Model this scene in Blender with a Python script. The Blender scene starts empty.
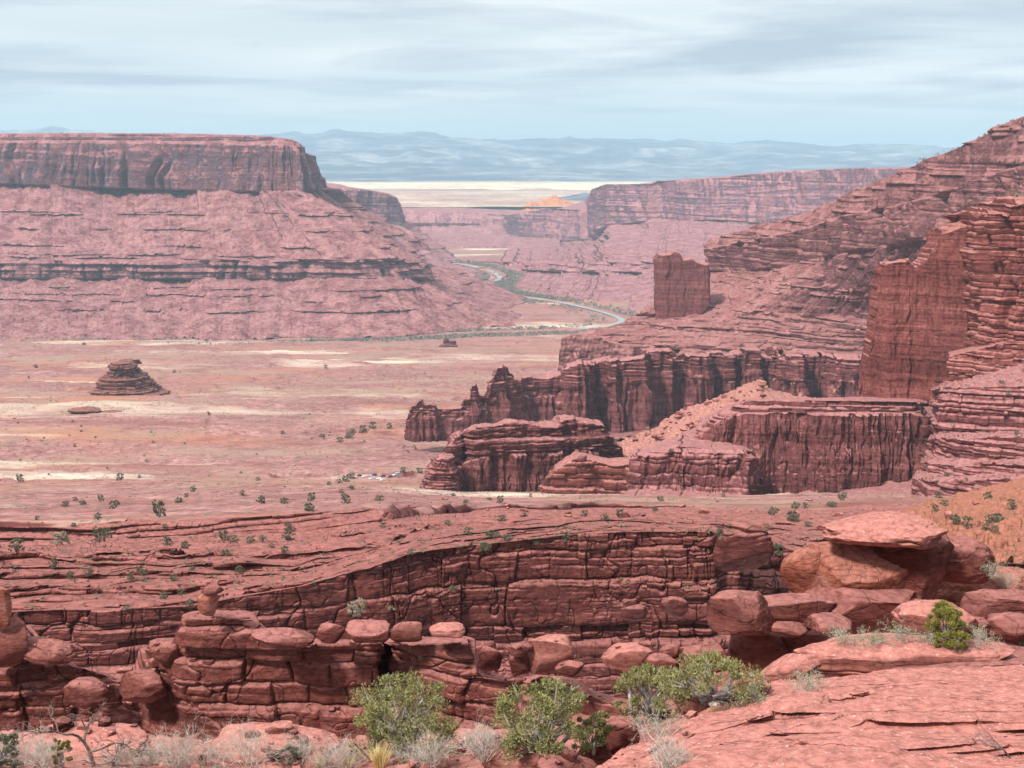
import bpy, math, random
import numpy as np
R = math.radians
random.seed(7)
sc = bpy.context.scene
# ------------------------------------------------------------------ camera
F, CX, CY, HOR = 1500.0, 512.0, 384.0, 160.0
PITCH = math.atan((CY - HOR) / F)
cam = bpy.data.cameras.new("camera"); camo = bpy.data.objects.new("camera", cam)
sc.collection.objects.link(camo)
cam.sensor_width = 36.0; cam.lens = 36.0 * F / 1024.0
cam.clip_start = 0.5; cam.clip_end = 200000
camo.location = (0, 0, 0); camo.rotation_euler = (math.pi / 2 - PITCH, 0, 0)
sc.camera = camo
# ------------------------------------------------------------------ world, sun, exposure
SUN_EL, SUN_AZ = 46.0, -138.0      # azimuth from +Y, negative is to the left (sun behind the left shoulder)
world = bpy.data.worlds.new("World"); sc.world = world; world.use_nodes = True
def build_world():
    nt = world.node_tree; nt.nodes.clear(); N = nt.nodes.new; L = nt.links.new
    out = N('ShaderNodeOutputWorld'); bg = N('ShaderNodeBackground'); bg.inputs[1].default_value = 0.08
    sky = N('ShaderNodeTexSky'); sky.sky_type = 'NISHITA'; sky.sun_disc = False
    sky.sun_elevation = R(SUN_EL); sky.sun_rotation = R(SUN_AZ)
    sky.altitude = 1500; sky.air_density = 1.0; sky.dust_density = 1.0
    tc = N('ShaderNodeTexCoord'); sx = N('ShaderNodeSeparateXYZ'); L(tc.outputs['Generated'], sx.inputs[0])
    def M(op, a, b=None, clamp=False):
        m = N('ShaderNodeMath'); m.operation = op; m.use_clamp = clamp
        for i, v in enumerate((a, b)):
            if v is None: continue
            if isinstance(v, (int, float)): m.inputs[i].default_value = v
            else: L(v, m.inputs[i])
        return m.outputs[0]
    zc = M('MAXIMUM', sx.outputs[2], 0.0); den = M('ADD', zc, 0.05)
    cb = N('ShaderNodeCombineXYZ')
    L(M('DIVIDE', sx.outputs[0], den), cb.inputs[0]); L(M('DIVIDE', sx.outputs[1], den), cb.inputs[1])
    def noise(scale, detail, rough, off, st=(1, 1, 1)):
        mp = N('ShaderNodeMapping'); mp.inputs['Scale'].default_value = st; mp.inputs['Location'].default_value = off
        L(cb.outputs[0], mp.inputs[0])
        n = N('ShaderNodeTexNoise'); n.inputs['Scale'].default_value = scale; n.inputs['Detail'].default_value = detail
        n.inputs['Roughness'].default_value = rough; n.inputs['Distortion'].default_value = 0.4
        L(mp.outputs[0], n.inputs[0]); return n.outputs[0]
    def ramp(fac, stops):
        r = N('ShaderNodeValToRGB'); e = r.color_ramp.elements
        while len(e) < len(stops): e.new(0.5)
        for k, (p, c) in enumerate(stops): e[k].position = p; e[k].color = (*c, 1)
        L(fac, r.inputs[0]); return r.outputs[0]
    def mix(f, a, b, mode='MIX'):
        m = N('ShaderNodeMix'); m.data_type = 'RGBA'; m.blend_type = mode
        for s, v in ((0, f), (6, a), (7, b)):
            if isinstance(v, (int, float)): m.inputs[s].default_value = v
            elif isinstance(v, tuple): m.inputs[s].default_value = (*v, 1)
            else: L(v, m.inputs[s])
        return m.outputs[2]
    # the overcast: a pale veil, brighter low down, with grey-blue cloud bases above it
    veil = ramp(M('MULTIPLY', zc, 8.0), [(0.0, (7.9, 9.3, 9.8)), (0.25, (7.6, 9.1, 9.6)), (0.5, (8.2, 9.1, 9.4)), (1.0, (8.2, 9.0, 9.3))])
    n1 = noise(0.42, 5, 0.45, (3.1, 1.7, 0), (0.9, 1, 1)); n2 = noise(0.6, 7, 0.55, (8.4, 4.9, 0), (0.7, 0.8, 1))
    c1 = ramp(n1, [(0.42, (0, 0, 0)), (0.60, (1, 1, 1))]); c2 = ramp(n2, [(0.46, (0, 0, 0)), (0.62, (1, 1, 1))])
    up = ramp(zc, [(0.018, (0.10, 0.10, 0.10)), (0.050, (1, 1, 1))])
    a1 = mix(1.0, c1, up, 'MULTIPLY'); a2 = mix(1.0, c2, up, 'MULTIPLY')
    s1 = mix(M('MULTIPLY', a1, 0.9), veil, (10.4, 10.7, 10.8))
    s2 = mix(M('MULTIPLY', a2, 0.9), s1, (5.0, 5.8, 7.0))
    zen = N('ShaderNodeMapRange'); zen.inputs[1].default_value = 0.12; zen.inputs[2].default_value = 0.75; zen.inputs[3].default_value = 1.0; zen.inputs[4].default_value = 1.5
    L(zc, zen.inputs[0])
    s3 = mix(1.0, s2, zen.outputs[0], 'MULTIPLY')
    fin = mix(0.92, sky.outputs[0], s3)
    L(fin, bg.inputs[0]); L(bg.outputs[0], out.inputs[0])
build_world()
sun = bpy.data.lights.new("sun", 'SUN'); sun.energy = 4.9; sun.angle = R(8); sun.color = (1.0, 0.95, 0.88)
suno = bpy.data.objects.new("sun", sun); sc.collection.objects.link(suno)
suno.rotation_euler = (R(90 - SUN_EL), 0, R(180 - SUN_AZ) )
sc.view_settings.view_transform = 'Standard'; sc.view_settings.look = 'None'
sc.view_settings.exposure = 0.25; sc.view_settings.gamma = 1.0
try: sc.view_settings.use_curve_mapping = False
except Exception: pass
sc.cycles.use_denoising = True
sc.cycles.max_bounces = 5; sc.cycles.diffuse_bounces = 3; sc.cycles.glossy_bounces = 1
sc.cycles.transmission_bounces = 2; sc.cycles.volume_bounces = 0; sc.cycles.transparent_max_bounces = 6

# ------------------------------------------------------------------ helpers: objects
C = sc.collection
def tag(o, label=None, cat=None, group=None, kind=None):
    if label: o['label'] = label
    if cat: o['category'] = cat
    if group: o['group'] = group
    if kind: o['kind'] = kind
    return o
def mesh_np(name, V, faces, mats, parent=None, smooth=True, fmat=None):
    """faces: (n,4) or (n,3) int array"""
    me = bpy.data.meshes.new(name); V = np.asarray(V, np.float32); faces = np.asarray(faces, np.int32)
    k = faces.shape[1]; n = len(faces)
    me.vertices.add(len(V)); me.vertices.foreach_set('co', V.ravel())
    me.loops.add(n * k); me.loops.foreach_set('vertex_index', faces.ravel())
    me.polygons.add(n); me.polygons.foreach_set('loop_start', np.arange(0, n * k, k, dtype=np.int32))
    me.polygons.foreach_set('loop_total', np.full(n, k, np.int32))
    if fmat is not None: me.polygons.foreach_set('material_index', np.asarray(fmat, np.int32))
    me.polygons.foreach_set('use_smooth', np.full(n, smooth, bool))
    me.update(calc_edges=True)
    for m in (mats if isinstance(mats, (list, tuple)) else [mats]): me.materials.append(m)
    o = bpy.data.objects.new(name, me); C.objects.link(o)
    if parent: o.parent = parent
    return o
def empty(name, loc, rz=0):
    o = bpy.data.objects.new(name, None); C.objects.link(o); o.location = loc; o.rotation_euler = (0, 0, rz); o.empty_display_size = 0.3
    return o
def copy_tree(o, loc, rz, s, label=None, group=None):
    c = o.copy(); C.objects.link(c); c.location = loc; c.rotation_euler = (0, 0, rz); c.scale = (s, s, s) if not isinstance(s, tuple) else s
    if label: c['label'] = label
    if group: c['group'] = group
    for ch in list(o.children):
        d = ch.copy(); C.objects.link(d); d.parent = c
    return c
# ------------------------------------------------------------------ helpers: pixel <-> world
cp, sp = math.cos(PITCH), math.sin(PITCH)
def W(px, py, D):
    px, py, D = np.broadcast_arrays(np.asarray(px, float), np.asarray(py, float), np.asarray(D, float))
    a = (px - CX) / F; b = (py - CY) / F
    Y = cp - b * sp; Z = -sp - b * cp; k = D / Y
    return np.stack([a * k, D, Z * k], -1)
def proj(P):
    y, z = P[..., 1], P[..., 2]
    d = y * cp - z * sp; up = y * sp + z * cp
    return CX + F * P[..., 0] / d, CY - F * up / d, d
def mpp(D): return D / F     # metres per pixel, near enough
# ------------------------------------------------------------------ helpers: noise
def _h(i, j, k, seed):
    x = (i.astype(np.int64) * 374761393 + j.astype(np.int64) * 668265263 + k.astype(np.int64) * 2147483647 + seed * 1274126177) & 0xFFFFFFFF
    x = ((x ^ (x >> 13)) * 1274126177) & 0xFFFFFFFF
    x = ((x ^ (x >> 16)) * 2246822519) & 0xFFFFFFFF
    return ((x ^ (x >> 15)) & 0xFFFFFF).astype(np.float32) / 16777216.0
def vn(x, y, z, seed=0):
    x, y, z = np.broadcast_arrays(np.asarray(x, np.float64), np.asarray(y, np.float64), np.asarray(z, np.float64))
    i, j, k = np.floor(x), np.floor(y), np.floor(z)
    u, v, w = (x - i).astype(np.float32), (y - j).astype(np.float32), (z - k).astype(np.float32)
    i = i.astype(np.int64); j = j.astype(np.int64); k = k.astype(np.int64)
    u = u * u * (3 - 2 * u); v = v * v * (3 - 2 * v); w = w * w * (3 - 2 * w)
    def L(a, b, t): return a + (b - a) * t
    r0 = L(L(_h(i, j, k, seed), _h(i + 1, j, k, seed), u), L(_h(i, j + 1, k, seed), _h(i + 1, j + 1, k, seed), u), v)
    r1 = L(L(_h(i, j, k + 1, seed), _h(i + 1, j, k + 1, seed), u), L(_h(i, j + 1, k + 1, seed), _h(i + 1, j + 1, k + 1, seed), u), v)
    return L(r0, r1, w) * 2 - 1
def fbm(x, y, z, o=4, seed=0, g=0.5):
    a = 1.0; t = 0.0; s = 0.0
    for n in range(o):
        t = t + a * vn(x * 2.03 ** n + 17.3 * n, y * 2.03 ** n - 9.1 * n, z * 2.03 ** n + 4.7 * n, seed + n); s += a; a *= g
    return t / s
def billow(x, y, z, o=3, seed=0):
    a = 1.0; t = 0.0; s = 0.0
    for n in range(o):
        t = t + a * np.abs(vn(x * 2.1 ** n + 5.3 * n, y * 2.1 ** n, z * 2.1 ** n, seed + n)); s += a; a *= 0.5
    return t / s
def strata(z, th, seed):
    """layer index, place in the layer, thickness of the layer, for beds of uneven thickness"""
    rs = np.random.RandomState(seed); z0, z1 = float(z.min()) - th * 4, float(z.max()) + th * 4
    n = int((z1 - z0) / (th * 0.5)) + 8
    base = math.floor(z0 / 100.0) * 100.0 - 100
    n = int((z1 - base) / (th * 0.6)) + 10
    t = th * (0.4 + 1.2 * rs.rand(n) ** 1.3)
    b = base + np.concatenate([[0], np.cumsum(t)])
    while b[-1] < z1:
        t = th * (0.4 + 1.2 * rs.rand(n) ** 1.3); b = np.concatenate([b, b[-1] + np.cumsum(t)])
    i = np.clip(np.searchsorted(b, z) - 1, 0, len(b) - 2)
    tk = (b[i + 1] - b[i]); return i, ((z - b[i]) / tk).astype(np.float32), tk.astype(np.float32)
def blocks(s, z, seed, th, wd, A1, A2, depth, rnd=0.45, gap=0.0, wob=0.5):
    """rounded blocks in uneven beds, parted by joints: an outward distance"""
    zz = z + wob * 0.5 * th * vn(s / (wd * 6), z / (th * 9), 0.0, seed + 5) + 0.10 * th * vn(s / (wd * 0.6), z / th, 3.3, seed + 6)
    i, v, tk = strata(zz, th, seed)
    ri = _h(i, i * 0 + 3, i * 0 + 1, seed); w = wd * (0.55 + 1.2 * ri)
    u0 = s / w + 97 * _h(i, i * 0, i * 0 + 2, seed) + 0.13 * vn(s / w * 1.7, z / tk * 0.8, i * 1.0, seed + 9)
    j = np.floor(u0).astype(np.int64)
    ju = lambda q: q + 0.62 * (_h(i, q, i * 0 + 7, seed) - 0.5)
    a = ju(j); j = np.where(u0 < a, j - 1, j); a = ju(j); b = ju(j + 1); j = np.where(u0 >= b, j + 1, j); a = ju(j); b = ju(j + 1)
    cw = (b - a) * w; du = np.minimum(u0 - a, b - u0) * w; dv = np.minimum(v, 1 - v) * tk
    r = rnd * np.minimum(tk, cw)
    pu = 1 - (1 - np.clip(du / r, 0, 1)) ** 2; pv = 1 - (1 - np.clip(dv / r, 0, 1)) ** 2
    jd = _h(i, j, i * 0 + 19, seed); jd = 0.25 + 0.85 * jd * jd; pu = 1 - jd * (1 - pu)
    pil = np.minimum(pu, pv) * 0.5 + 0.5 * pu * pv
    return A1 * (ri - 0.5) * 2 + A2 * (_h(i, j, i * 0 + 11, seed) - 0.5) * 2 + depth * (pil - 1)
def terrace(z, s, seed, th, k, pw=4.0):
    zz = z + 0.6 * th * vn(s / (th * 14), z / (th * 9), 1.0, seed)
    i, v, tk = strata(zz, th, seed + 31)
    return z + k * tk * (v ** pw - v)
def sstep(a, b, x):
    t = np.clip((x - a) / (b - a), 0, 1); return t * t * (3 - 2 * t)
def boxblur(A, n, axis):
    n = int(n)
    if n < 1: return A
    A = np.moveaxis(A, axis, 0); pad = [(n, n)] + [(0, 0)] * (A.ndim - 1)
    c = np.cumsum(np.pad(A, pad, mode='edge'), 0); c = np.concatenate([np.zeros_like(c[:1]), c], 0)
    return np.moveaxis((c[2 * n + 1:] - c[:-2 * n - 1]) / (2 * n + 1), 0, axis)
# ------------------------------------------------------------------ helpers: lofted rock and ground
ZB = np.full((768, 1024), 1e9, np.float32); ZP = np.zeros((768, 1024, 3), np.float32)
def zsplat(P, r=1):
    x, y, d = proj(P.reshape(-1, 3)); xi = np.floor(x).astype(int); yi = np.floor(y).astype(int); Q = P.reshape(-1, 3)
    for dx in range(-(r - 1), r + 1):
        for dy in range(-(r - 1), r + 1):
            a, b = xi + dx, yi + dy; ok = (a >= 0) & (a < 1024) & (b >= 0) & (b < 768) & (d > 1)
            idx = b[ok] * 1024 + a[ok]; dd = d[ok].astype(np.float32); q = Q[ok]
            o = np.argsort(-dd, kind='stable'); idx, dd, q = idx[o], dd[o], q[o]
            zb = ZB.ravel(); zp = ZP.reshape(-1, 3)
            tmp = np.full(zb.shape, 1e9, np.float32); tmp[idx] = dd; pq = np.zeros_like(zp); pq[idx] = q
            m = tmp < zb; zb[m] = tmp[m]; zp[m] = pq[m]
def seen(px, py):
    """the surface point seen at a pixel, and its distance"""
    x, y = int(np.clip(px, 0, 1023)), int(np.clip(py, 0, 767))
    for r in (0, 1, 2, 4):
        s = ZB[max(0, y - r):y + r + 1, max(0, x - r):x + r + 1]
        if s.min() < 1e8:
            k = np.unravel_index(np.argmin(s), s.shape); q = ZP[max(0, y - r) + k[0], max(0, x - r) + k[1]]
            return q.copy(), float(s.min())
    return None, None
def rows_px(rows, ncol=None):
    """rows given as (px,py,D) lists with px as the running coordinate -> the same number of points in every row"""
    us = set()
    for r in rows:
        a = np.array([p[0] for p in r], float); us |= set(np.round((a - a[0]) / (a[-1] - a[0]), 3))
    us = np.array(sorted(us)); keep = [us[0]]
    for u in us[1:]:
        if u - keep[-1] > 0.006: keep.append(u)
    keep[-1] = 1.0; us = np.array(keep); G = []
    for r in rows:
        a = np.array(r, float); x = a[0, 0] + us * (a[-1, 0] - a[0, 0])
        G.append(np.stack([x, np.interp(x, a[:, 0], a[:, 1]), np.interp(x, a[:, 0], a[:, 2])], -1))
    return np.array(G)
def grid_faces(nv, nu):
    a = np.arange(nv * nu).reshape(nv, nu)
    return np.stack([a[:-1, :-1], a[:-1, 1:], a[1:, 1:], a[1:, :-1]], -1).reshape(-1, 4)
def sample(CP, step, smooth_u=False, back=6.0):
    """control points (m,n,3) in world space -> dense grid, even in the picture"""
    m, n, _ = CP.shape
    def lerp_axis(A, t, axis):
        A = np.moveaxis(A, axis, 0); i = np.clip(np.floor(t).astype(int), 0, A.shape[0] - 2); f = (t - i).reshape(-1, *([1] * (A.ndim - 1)))
        return np.moveaxis(A[i] * (1 - f) + A[i + 1] * f, 0, axis)
    def arc(A, axis):
        x, y, d = proj(A); x = np.clip(x, -260, 1284); y = np.clip(y, -120, 900)
        dx = np.diff(x, axis=axis); dy = np.diff(y, axis=axis)
        wl = np.linalg.norm(np.diff(A, axis=axis), axis=-1) / (np.minimum(np.take(d, range(d.shape[axis] - 1), axis), np.take(d, range(1, d.shape[axis]), axis)) / F)
        l = np.sqrt(dx * dx + dy * dy) + wl / 14.0
        return l.mean(1 - axis) * 0.6 + l.max(1 - axis) * 0.4
    fu = np.linspace(0, n - 1, (n - 1) * 12 + 1); fv = np.linspace(0, m - 1, (m - 1) * 24 + 1)
    A = lerp_axis(lerp_axis(CP, fu, 1), fv, 0)
    lu = np.concatenate([[0], np.cumsum(arc(A, 1))]); lv = np.concatenate([[0], np.cumsum(arc(A, 0))])
    nu = max(8, int(lu[-1] / step)); nv = max(8, int(lv[-1] / step))
    tu = np.interp(np.linspace(0, lu[-1], nu), lu, fu); tv = np.interp(np.linspace(0, lv[-1], nv), lv, fv)
    if smooth_u:
        i = np.clip(np.floor(tu).astype(int), 0, n - 2); f = (tu - i)[:, None]
        p0 = CP[:, np.clip(i - 1, 0, n - 1)]; p1 = CP[:, i]; p2 = CP[:, i + 1]; p3 = CP[:, np.clip(i + 2, 0, n - 1)]
        f2, f3 = f * f, f * f * f
        A = 0.5 * (2 * p1 + (p2 - p0) * f + (2 * p0 - 5 * p1 + 4 * p2 - p3) * f2 + (3 * p1 - p0 - 3 * p2 + p3) * f3)
    else: A = lerp_axis(CP, tu, 1)
    return lerp_axis(A, tv, 0), tu, tv
def outward(P, blur_px, step):
    du = np.gradient(P, axis=1); dv = np.gradient(P, axis=0)
    n = np.cross(dv, du); n /= np.linalg.norm(n, axis=-1, keepdims=True) + 1e-9
    h = n.copy(); h[..., 2] = 0
    st = np.linalg.norm(h, axis=-1, keepdims=True)
    # every surface runs from its far top to its near foot, so the sign is set by the winding
    h = boxblur(h * st, blur_px / step, 0); h = boxblur(h, blur_px / step, 1); h = boxblur(h, blur_px / step / 2, 1)
    h /= np.linalg.norm(h, axis=-1, keepdims=True) + 1e-6
    return h, st[..., 0], n
def loft(name, rows, mat, seg, step=1.0, seed=1, px=True, smooth_u=True, blur=10, parent=None, world=False, shade=True, matseg=None, hdir=None, maxd=None):
    """rows from the far/top one down to the near/foot one; seg: for every gap between rows a dict of rock styles"""
    G = rows_px(rows) if px else np.array(rows, float)
    CP = G if world else W(G[..., 0], G[..., 1], G[..., 2])
    P, tu, tv = sample(CP, step, smooth_u)
    H, st, nrm = outward(P, blur, step)
    nv, nu = P.shape[:2]
    hor = P[nv // 2, :, :2]; s = np.concatenate([[0], np.cumsum(np.linalg.norm(np.diff(hor, axis=0), axis=1))])
    s = np.broadcast_to(s[None, :], (nv, nu)); D = np.zeros((nv, nu)); DZ = np.zeros((nv, nu))
    segs = seg if isinstance(seg, list) else [seg] * (CP.shape[0] - 1)
    x, y, z = P[..., 0], P[..., 1], P[..., 2]
    uniq = []
    for q in segs:
        if q and not any(q is k for k in uniq): uniq.append(q)
    for q in uniq:
        w = np.zeros(nv)
        for k, g in enumerate(segs):
            if g is q: w[(tv >= k - 1e-6) & (tv <= k + 1 + 1e-6)] = 1
        w = boxblur(w, q.get('feather', 2), 0); r = np.where(w > 0)[0]
        if not len(r): continue
        r0, r1 = r[0], r[-1] + 1; sl = slice(r0, r1); ww = w[sl][:, None]
        X, Y, Z, S = x[sl], y[sl], z[sl].copy(), s[sl]; d = np.zeros_like(Z); dz = np.zeros_like(Z)
        if 'warp' in q:
            A, Lw = q['warp']; d += A * fbm(X / Lw, Y / Lw, Z / (Lw * 4), 3, seed)
        if 'zpre' in q:
            for (A, Lf, fy) in q['zpre']:
                z2 = A * fbm(X / Lf, Y / (Lf * fy), 0.0, 3, seed + 14); dz += z2; Z = Z + z2
        if 'terr' in q:
            th, k = q['terr'][:2]; pw_ = q['terr'][2] if len(q['terr']) > 2 else 4.0
            zz = Z + 0.6 * th * vn(S / (th * 14), Z / (th * 9), 1.0, seed + 2); i_, v_, tk_ = strata(zz, th, seed + 33)
            rm = 1.0; z2 = Z + k * tk_ * (v_ ** pw_ - v_); dz += z2 - Z; Z = z2
        if 'flute' in q:
            for n_, (A, wd, asp) in enumerate(q['flute']):
                b = billow(S / wd + 0.25 * vn(S / wd, Z / wd, 0, seed + 3), Z / (wd * asp), 0.5 * n_, 2, seed + 40 + n_)
                mod_ = 0.35 + 1.0 * sstep(-0.35, 0.35, fbm(S / (wd * 4), Z / (wd * 4), 2.2, 3, seed + 50 + n_))
                d += A * mod_ * (np.minimum(b * 2.2, 1.0) - 0.6)
        if 'gully' in q:
            for n_, (A, wd) in enumerate(q['gully']):
                b = billow(S / wd, Z / (wd * 6), 1.7, 3, seed + 60 + n_)
                d += A * (b * 2 - 0.7)
        if 'block' in q:
            for n_, b in enumerate(q['block']):
                d += blocks(S, Z, seed + 80 + 13 * n_, *b) * (1.0 if n_ == 0 else (0.15 + 1.15 * sstep(-0.25, 0.35, fbm(S / (b[1] * 3), Z / (b[0] * 5), 0.3, 3, seed + 33 + n_))))
        if 'lay' in q:      # thin proud and shrunken beds with ragged edges
            for n_, (th, A) in enumerate(q['lay']):
                zz = Z + 0.5 * th * vn(S / (th * 10), Z / (th * 5), 0, seed + 4); i, v, tk = strata(zz, th, seed + 7 + n_)
                rr = _h(i, i * 0, i * 0 + n_, seed) - 0.5
                d += 2 * A * rr * (0.55 + 0.45 * vn(S / (th * 5), i * 7.7, 0, seed + 8)) * np.minimum(1, 6 * np.minimum(v, 1 - v))
        if 'patch' in q:    # ledges that come and go along a slope
            th, A, Lp, thr = q['patch']
            i, v, tk = strata(Z, th, seed + 21); m = sstep(thr, thr + 0.25, fbm(S / Lp, i * 3.1, 0, 3, seed + 22))
            m = m * (_h(i, i * 0, i * 0 + 5, seed) > 0.45); d += A * m * sstep(0, 0.06, v) * (1 - v) ** 0.7
        if 'crk' in q:
            for n_, (A, Lc, wc) in enumerate(q['crk']):
                nn_ = fbm(S / Lc, Z / (Lc * 0.75), 0.5 + n_, 3, seed + 90 + n_); d -= A * np.exp(-np.abs(nn_) / wc)
        if 'fb' in q:
            for (A, Lf) in q['fb']: d += A * fbm(X / Lf, Y / Lf, Z / Lf, 4, seed + 11)
        if 'zf' in q:
            for (A, Lf) in q['zf']: dz += A * fbm(X / Lf, Y / Lf, 0.0, 4, seed + 12)
        if 'rock' in q:     # scattered blocks lying on a slope
            for n_, (A, Lf, thr) in enumerate(q['rock']):
                m = vn(S / Lf, Y / Lf, Z / Lf, seed + 15 + n_); dz += A * np.clip((m - thr) / (1 - thr) * 2.2, 0, 1) ** 0.6
        D[sl] += ww * d; DZ[sl] += ww * dz
    if hdir is not None:
        H = H * 0.35 + np.array([hdir[0], hdir[1], 0.0]); H /= np.linalg.norm(H, axis=-1, keepdims=True)
    if name == 'large_mesa':
        xx = proj(P)[0]; print('MESA', [round(float(xx[int(nv*f)].max()),1) for f in (0.01,.1,.15,.2,.3,.4,.6,.8)], [round(float(x_),2) for x_ in tv[[int(nv*f) for f in (.01,.1,.15,.2,.3,.4,.6,.8)]]])
    if hdir is not None:
        P2 = P.copy(); P2[..., 2] += DZ; n2 = np.cross(np.gradient(P2, axis=0), np.gradient(P2, axis=1)); n2 /= np.linalg.norm(n2, axis=-1, keepdims=True) + 1e-9
        D = D * (0.06 + 0.94 * boxblur(sstep(0.25, 0.75, np.hypot(n2[..., 0], n2[..., 1])), 2, 0))
    if maxd is not None: D = np.clip(D, -maxd, maxd)
    P = P + H * D[..., None]; P[..., 2] += DZ
    zsplat(P, 2 if step > 0.9 else 1)
    fm = None
    if matseg is not None:
        tt = tv[:-1, None] + 0.12 * fbm(s[:-1, :-1] / 30.0, tv[:-1, None] * 2, 0, 3, seed + 77)
        fm = np.array(matseg)[np.clip(np.floor(tt).astype(int), 0, len(matseg) - 1)].ravel()
    o = mesh_np(name, P.reshape(-1, 3), grid_faces(nv, nu), mat, parent, shade, fm)
    return o
def fin(name, pts, mat, style, step=0.9, seed=1, batter=0.06, blur=5, capstyle=None, parent=None, split=None, upstyle=None):
    """a wall of rock: (px, top, foot, D, thickness) along its length; closed front, top and back"""
    a = np.array(pts, float); n = len(a); rows = []
    for k, (side, base) in enumerate(((1, 2), (1, 1), (0.0, 1), (-1, 1), (-1, 2))):
        yy = a[:, 1] if base == 1 else a[:, 2]
        p0 = W(a[:, 0], yy, a[:, 3])
        p = p0.copy(); th = a[:, 4] / 2; p[:, 1] += side * th
        if base == 2: p[:, 1] += side * batter * (p[:, 2] - p0[:, 2]) + side * batter * np.abs(W(a[:, 0], a[:, 1], a[:, 3])[:, 2] - p0[:, 2])
        if k == 2: p[:, 2] += 0.04 * a[:, 4]
        rows.append(p)
    st = [style, capstyle, capstyle, style]
    if split: rows.insert(4, rows[3] * (1 - split) + rows[4] * split); st = [style, capstyle, capstyle, upstyle, style]
    return loft(name, np.array(rows), mat, st, step, seed, px=False, smooth_u=False, blur=blur, parent=parent, world=True)
# ------------------------------------------------------------------ materials
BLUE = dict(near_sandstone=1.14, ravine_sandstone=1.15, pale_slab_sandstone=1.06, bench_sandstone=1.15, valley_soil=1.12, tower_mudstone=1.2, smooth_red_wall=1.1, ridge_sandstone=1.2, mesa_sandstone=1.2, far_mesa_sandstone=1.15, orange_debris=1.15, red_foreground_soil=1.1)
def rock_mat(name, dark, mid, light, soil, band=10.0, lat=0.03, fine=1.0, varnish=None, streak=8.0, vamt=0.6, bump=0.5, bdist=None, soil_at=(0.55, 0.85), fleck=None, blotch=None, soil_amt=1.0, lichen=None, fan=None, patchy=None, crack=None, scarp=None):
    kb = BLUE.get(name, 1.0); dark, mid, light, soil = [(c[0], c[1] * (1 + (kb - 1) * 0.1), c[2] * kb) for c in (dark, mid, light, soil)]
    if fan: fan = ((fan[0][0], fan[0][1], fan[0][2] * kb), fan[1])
    m = bpy.data.materials.new(name); m.use_nodes = True; nt = m.node_tree; nt.nodes.clear(); N = nt.nodes.new; L = nt.links.new
    out = N('ShaderNodeOutputMaterial'); bs = N('ShaderNodeBsdfPrincipled'); L(bs.outputs[0], out.inputs[0])
    bs.inputs['Roughness'].default_value = 0.95; bs.inputs['Specular IOR Level'].default_value = 0.03
    geo = N('ShaderNodeNewGeometry')
    def mp(sx, sy, sz, off=(0, 0, 0)):
        q = N('ShaderNodeMapping'); q.inputs['Scale'].default_value = (sx, sy, sz); q.inputs['Location'].default_value = off; L(geo.outputs['Position'], q.inputs[0]); return q.outputs[0]
    def noise(vec, detail=5, rough=0.6, dist=0.0, scale=1.0):
        n = N('ShaderNodeTexNoise'); n.inputs['Scale'].default_value = scale; n.inputs['Detail'].default_value = detail; n.inputs['Roughness'].default_value = rough; n.inputs['Distortion'].default_value = dist
        L(vec, n.inputs[0]); return n.outputs[0]
    def ramp(fac, stops):
        r = N('ShaderNodeValToRGB'); e = r.color_ramp.elements
        while len(e) < len(stops): e.new(0.5)
        for k, (p, c) in enumerate(stops): e[k].position = p; e[k].color = (*c, 1) if not isinstance(c, (int, float)) else (c, c, c, 1)
        L(fac, r.inputs[0]); return r.outputs[0]
    def mix(f, a, b, mode='MIX'):
        q = N('ShaderNodeMix'); q.data_type = 'RGBA'; q.blend_type = mode
        for s_, v in ((0, f), (6, a), (7, b)):
            if isinstance(v, (int, float)): q.inputs[s_].default_value = v
            elif isinstance(v, tuple): q.inputs[s_].default_value = (*v, 1)
            else: L(v, q.inputs[s_])
        return q.outputs[2]
    def M(op, a, b):
        q = N('ShaderNodeMath'); q.operation = op
        for i, v in enumerate((a, b)):
            if isinstance(v, (int, float)): q.inputs[i].default_value = v
            else: L(v, q.inputs[i])
        return q.outputs[0]
    bands = noise(mp(lat / band, lat / band, 1.0 / band), 6, 0.68, 0.15)
    col = ramp(bands, [(0.33, dark), (0.5, mid), (0.66, light)])
    big = noise(mp(1 / (fine * 25), 1 / (fine * 25), 1 / (fine * 14), (5, 2, 1)), 5, 0.6)
    col = mix(0.75, col, ramp(big, [(0.3, (0.72, 0.70, 0.72)), (0.55, (1.0, 1.0, 1.0)), (0.75, (1.16, 1.10, 1.05))]), 'MULTIPLY')
    if varnish:
        sn = noise(mp(1 / streak, 1 / streak, 1 / (streak * 7), (1, 7, 3)), 6, 0.62, 0.3)
        col = mix(M('MULTIPLY', ramp(sn, [(0.46, 0.0), (0.60, 1.0)]), vamt), col, varnish)
    if blotch:
        bc, bsz, thr = blotch
        bn = noise(mp(1 / bsz, 1 / bsz, 1.6 / bsz, (3, 3, 8)), 5, 0.62, 0.5)
        col = mix(M('MULTIPLY', ramp(bn, [(thr, 0.0), (thr + 0.12, 1.0)]), 0.8), col, bc)
    sxyz = N('ShaderNodeSeparateXYZ'); L(geo.outputs['Normal'], sxyz.inputs[0])
    up = M('ABSOLUTE', sxyz.outputs[2], 0.0)
    sn2 = noise(mp(1 / (fine * 6), 1 / (fine * 6), 1 / (fine * 6), (9, 1, 4)), 4, 0.6)
    upn = M('ADD', up, M('MULTIPLY', M('SUBTRACT', sn2, 0.5), 0.35))
    if fan:
        fc_, fw_ = fan
        fnn = noise(mp(1 / fw_, 1 / fw_, 1 / (fw_ * 4), (2, 5, 1)), 6, 0.65, 0.2)
        soil = mix(ramp(fnn, [(0.40, 0.0), (0.62, 1.0)]), soil, fc_)
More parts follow.
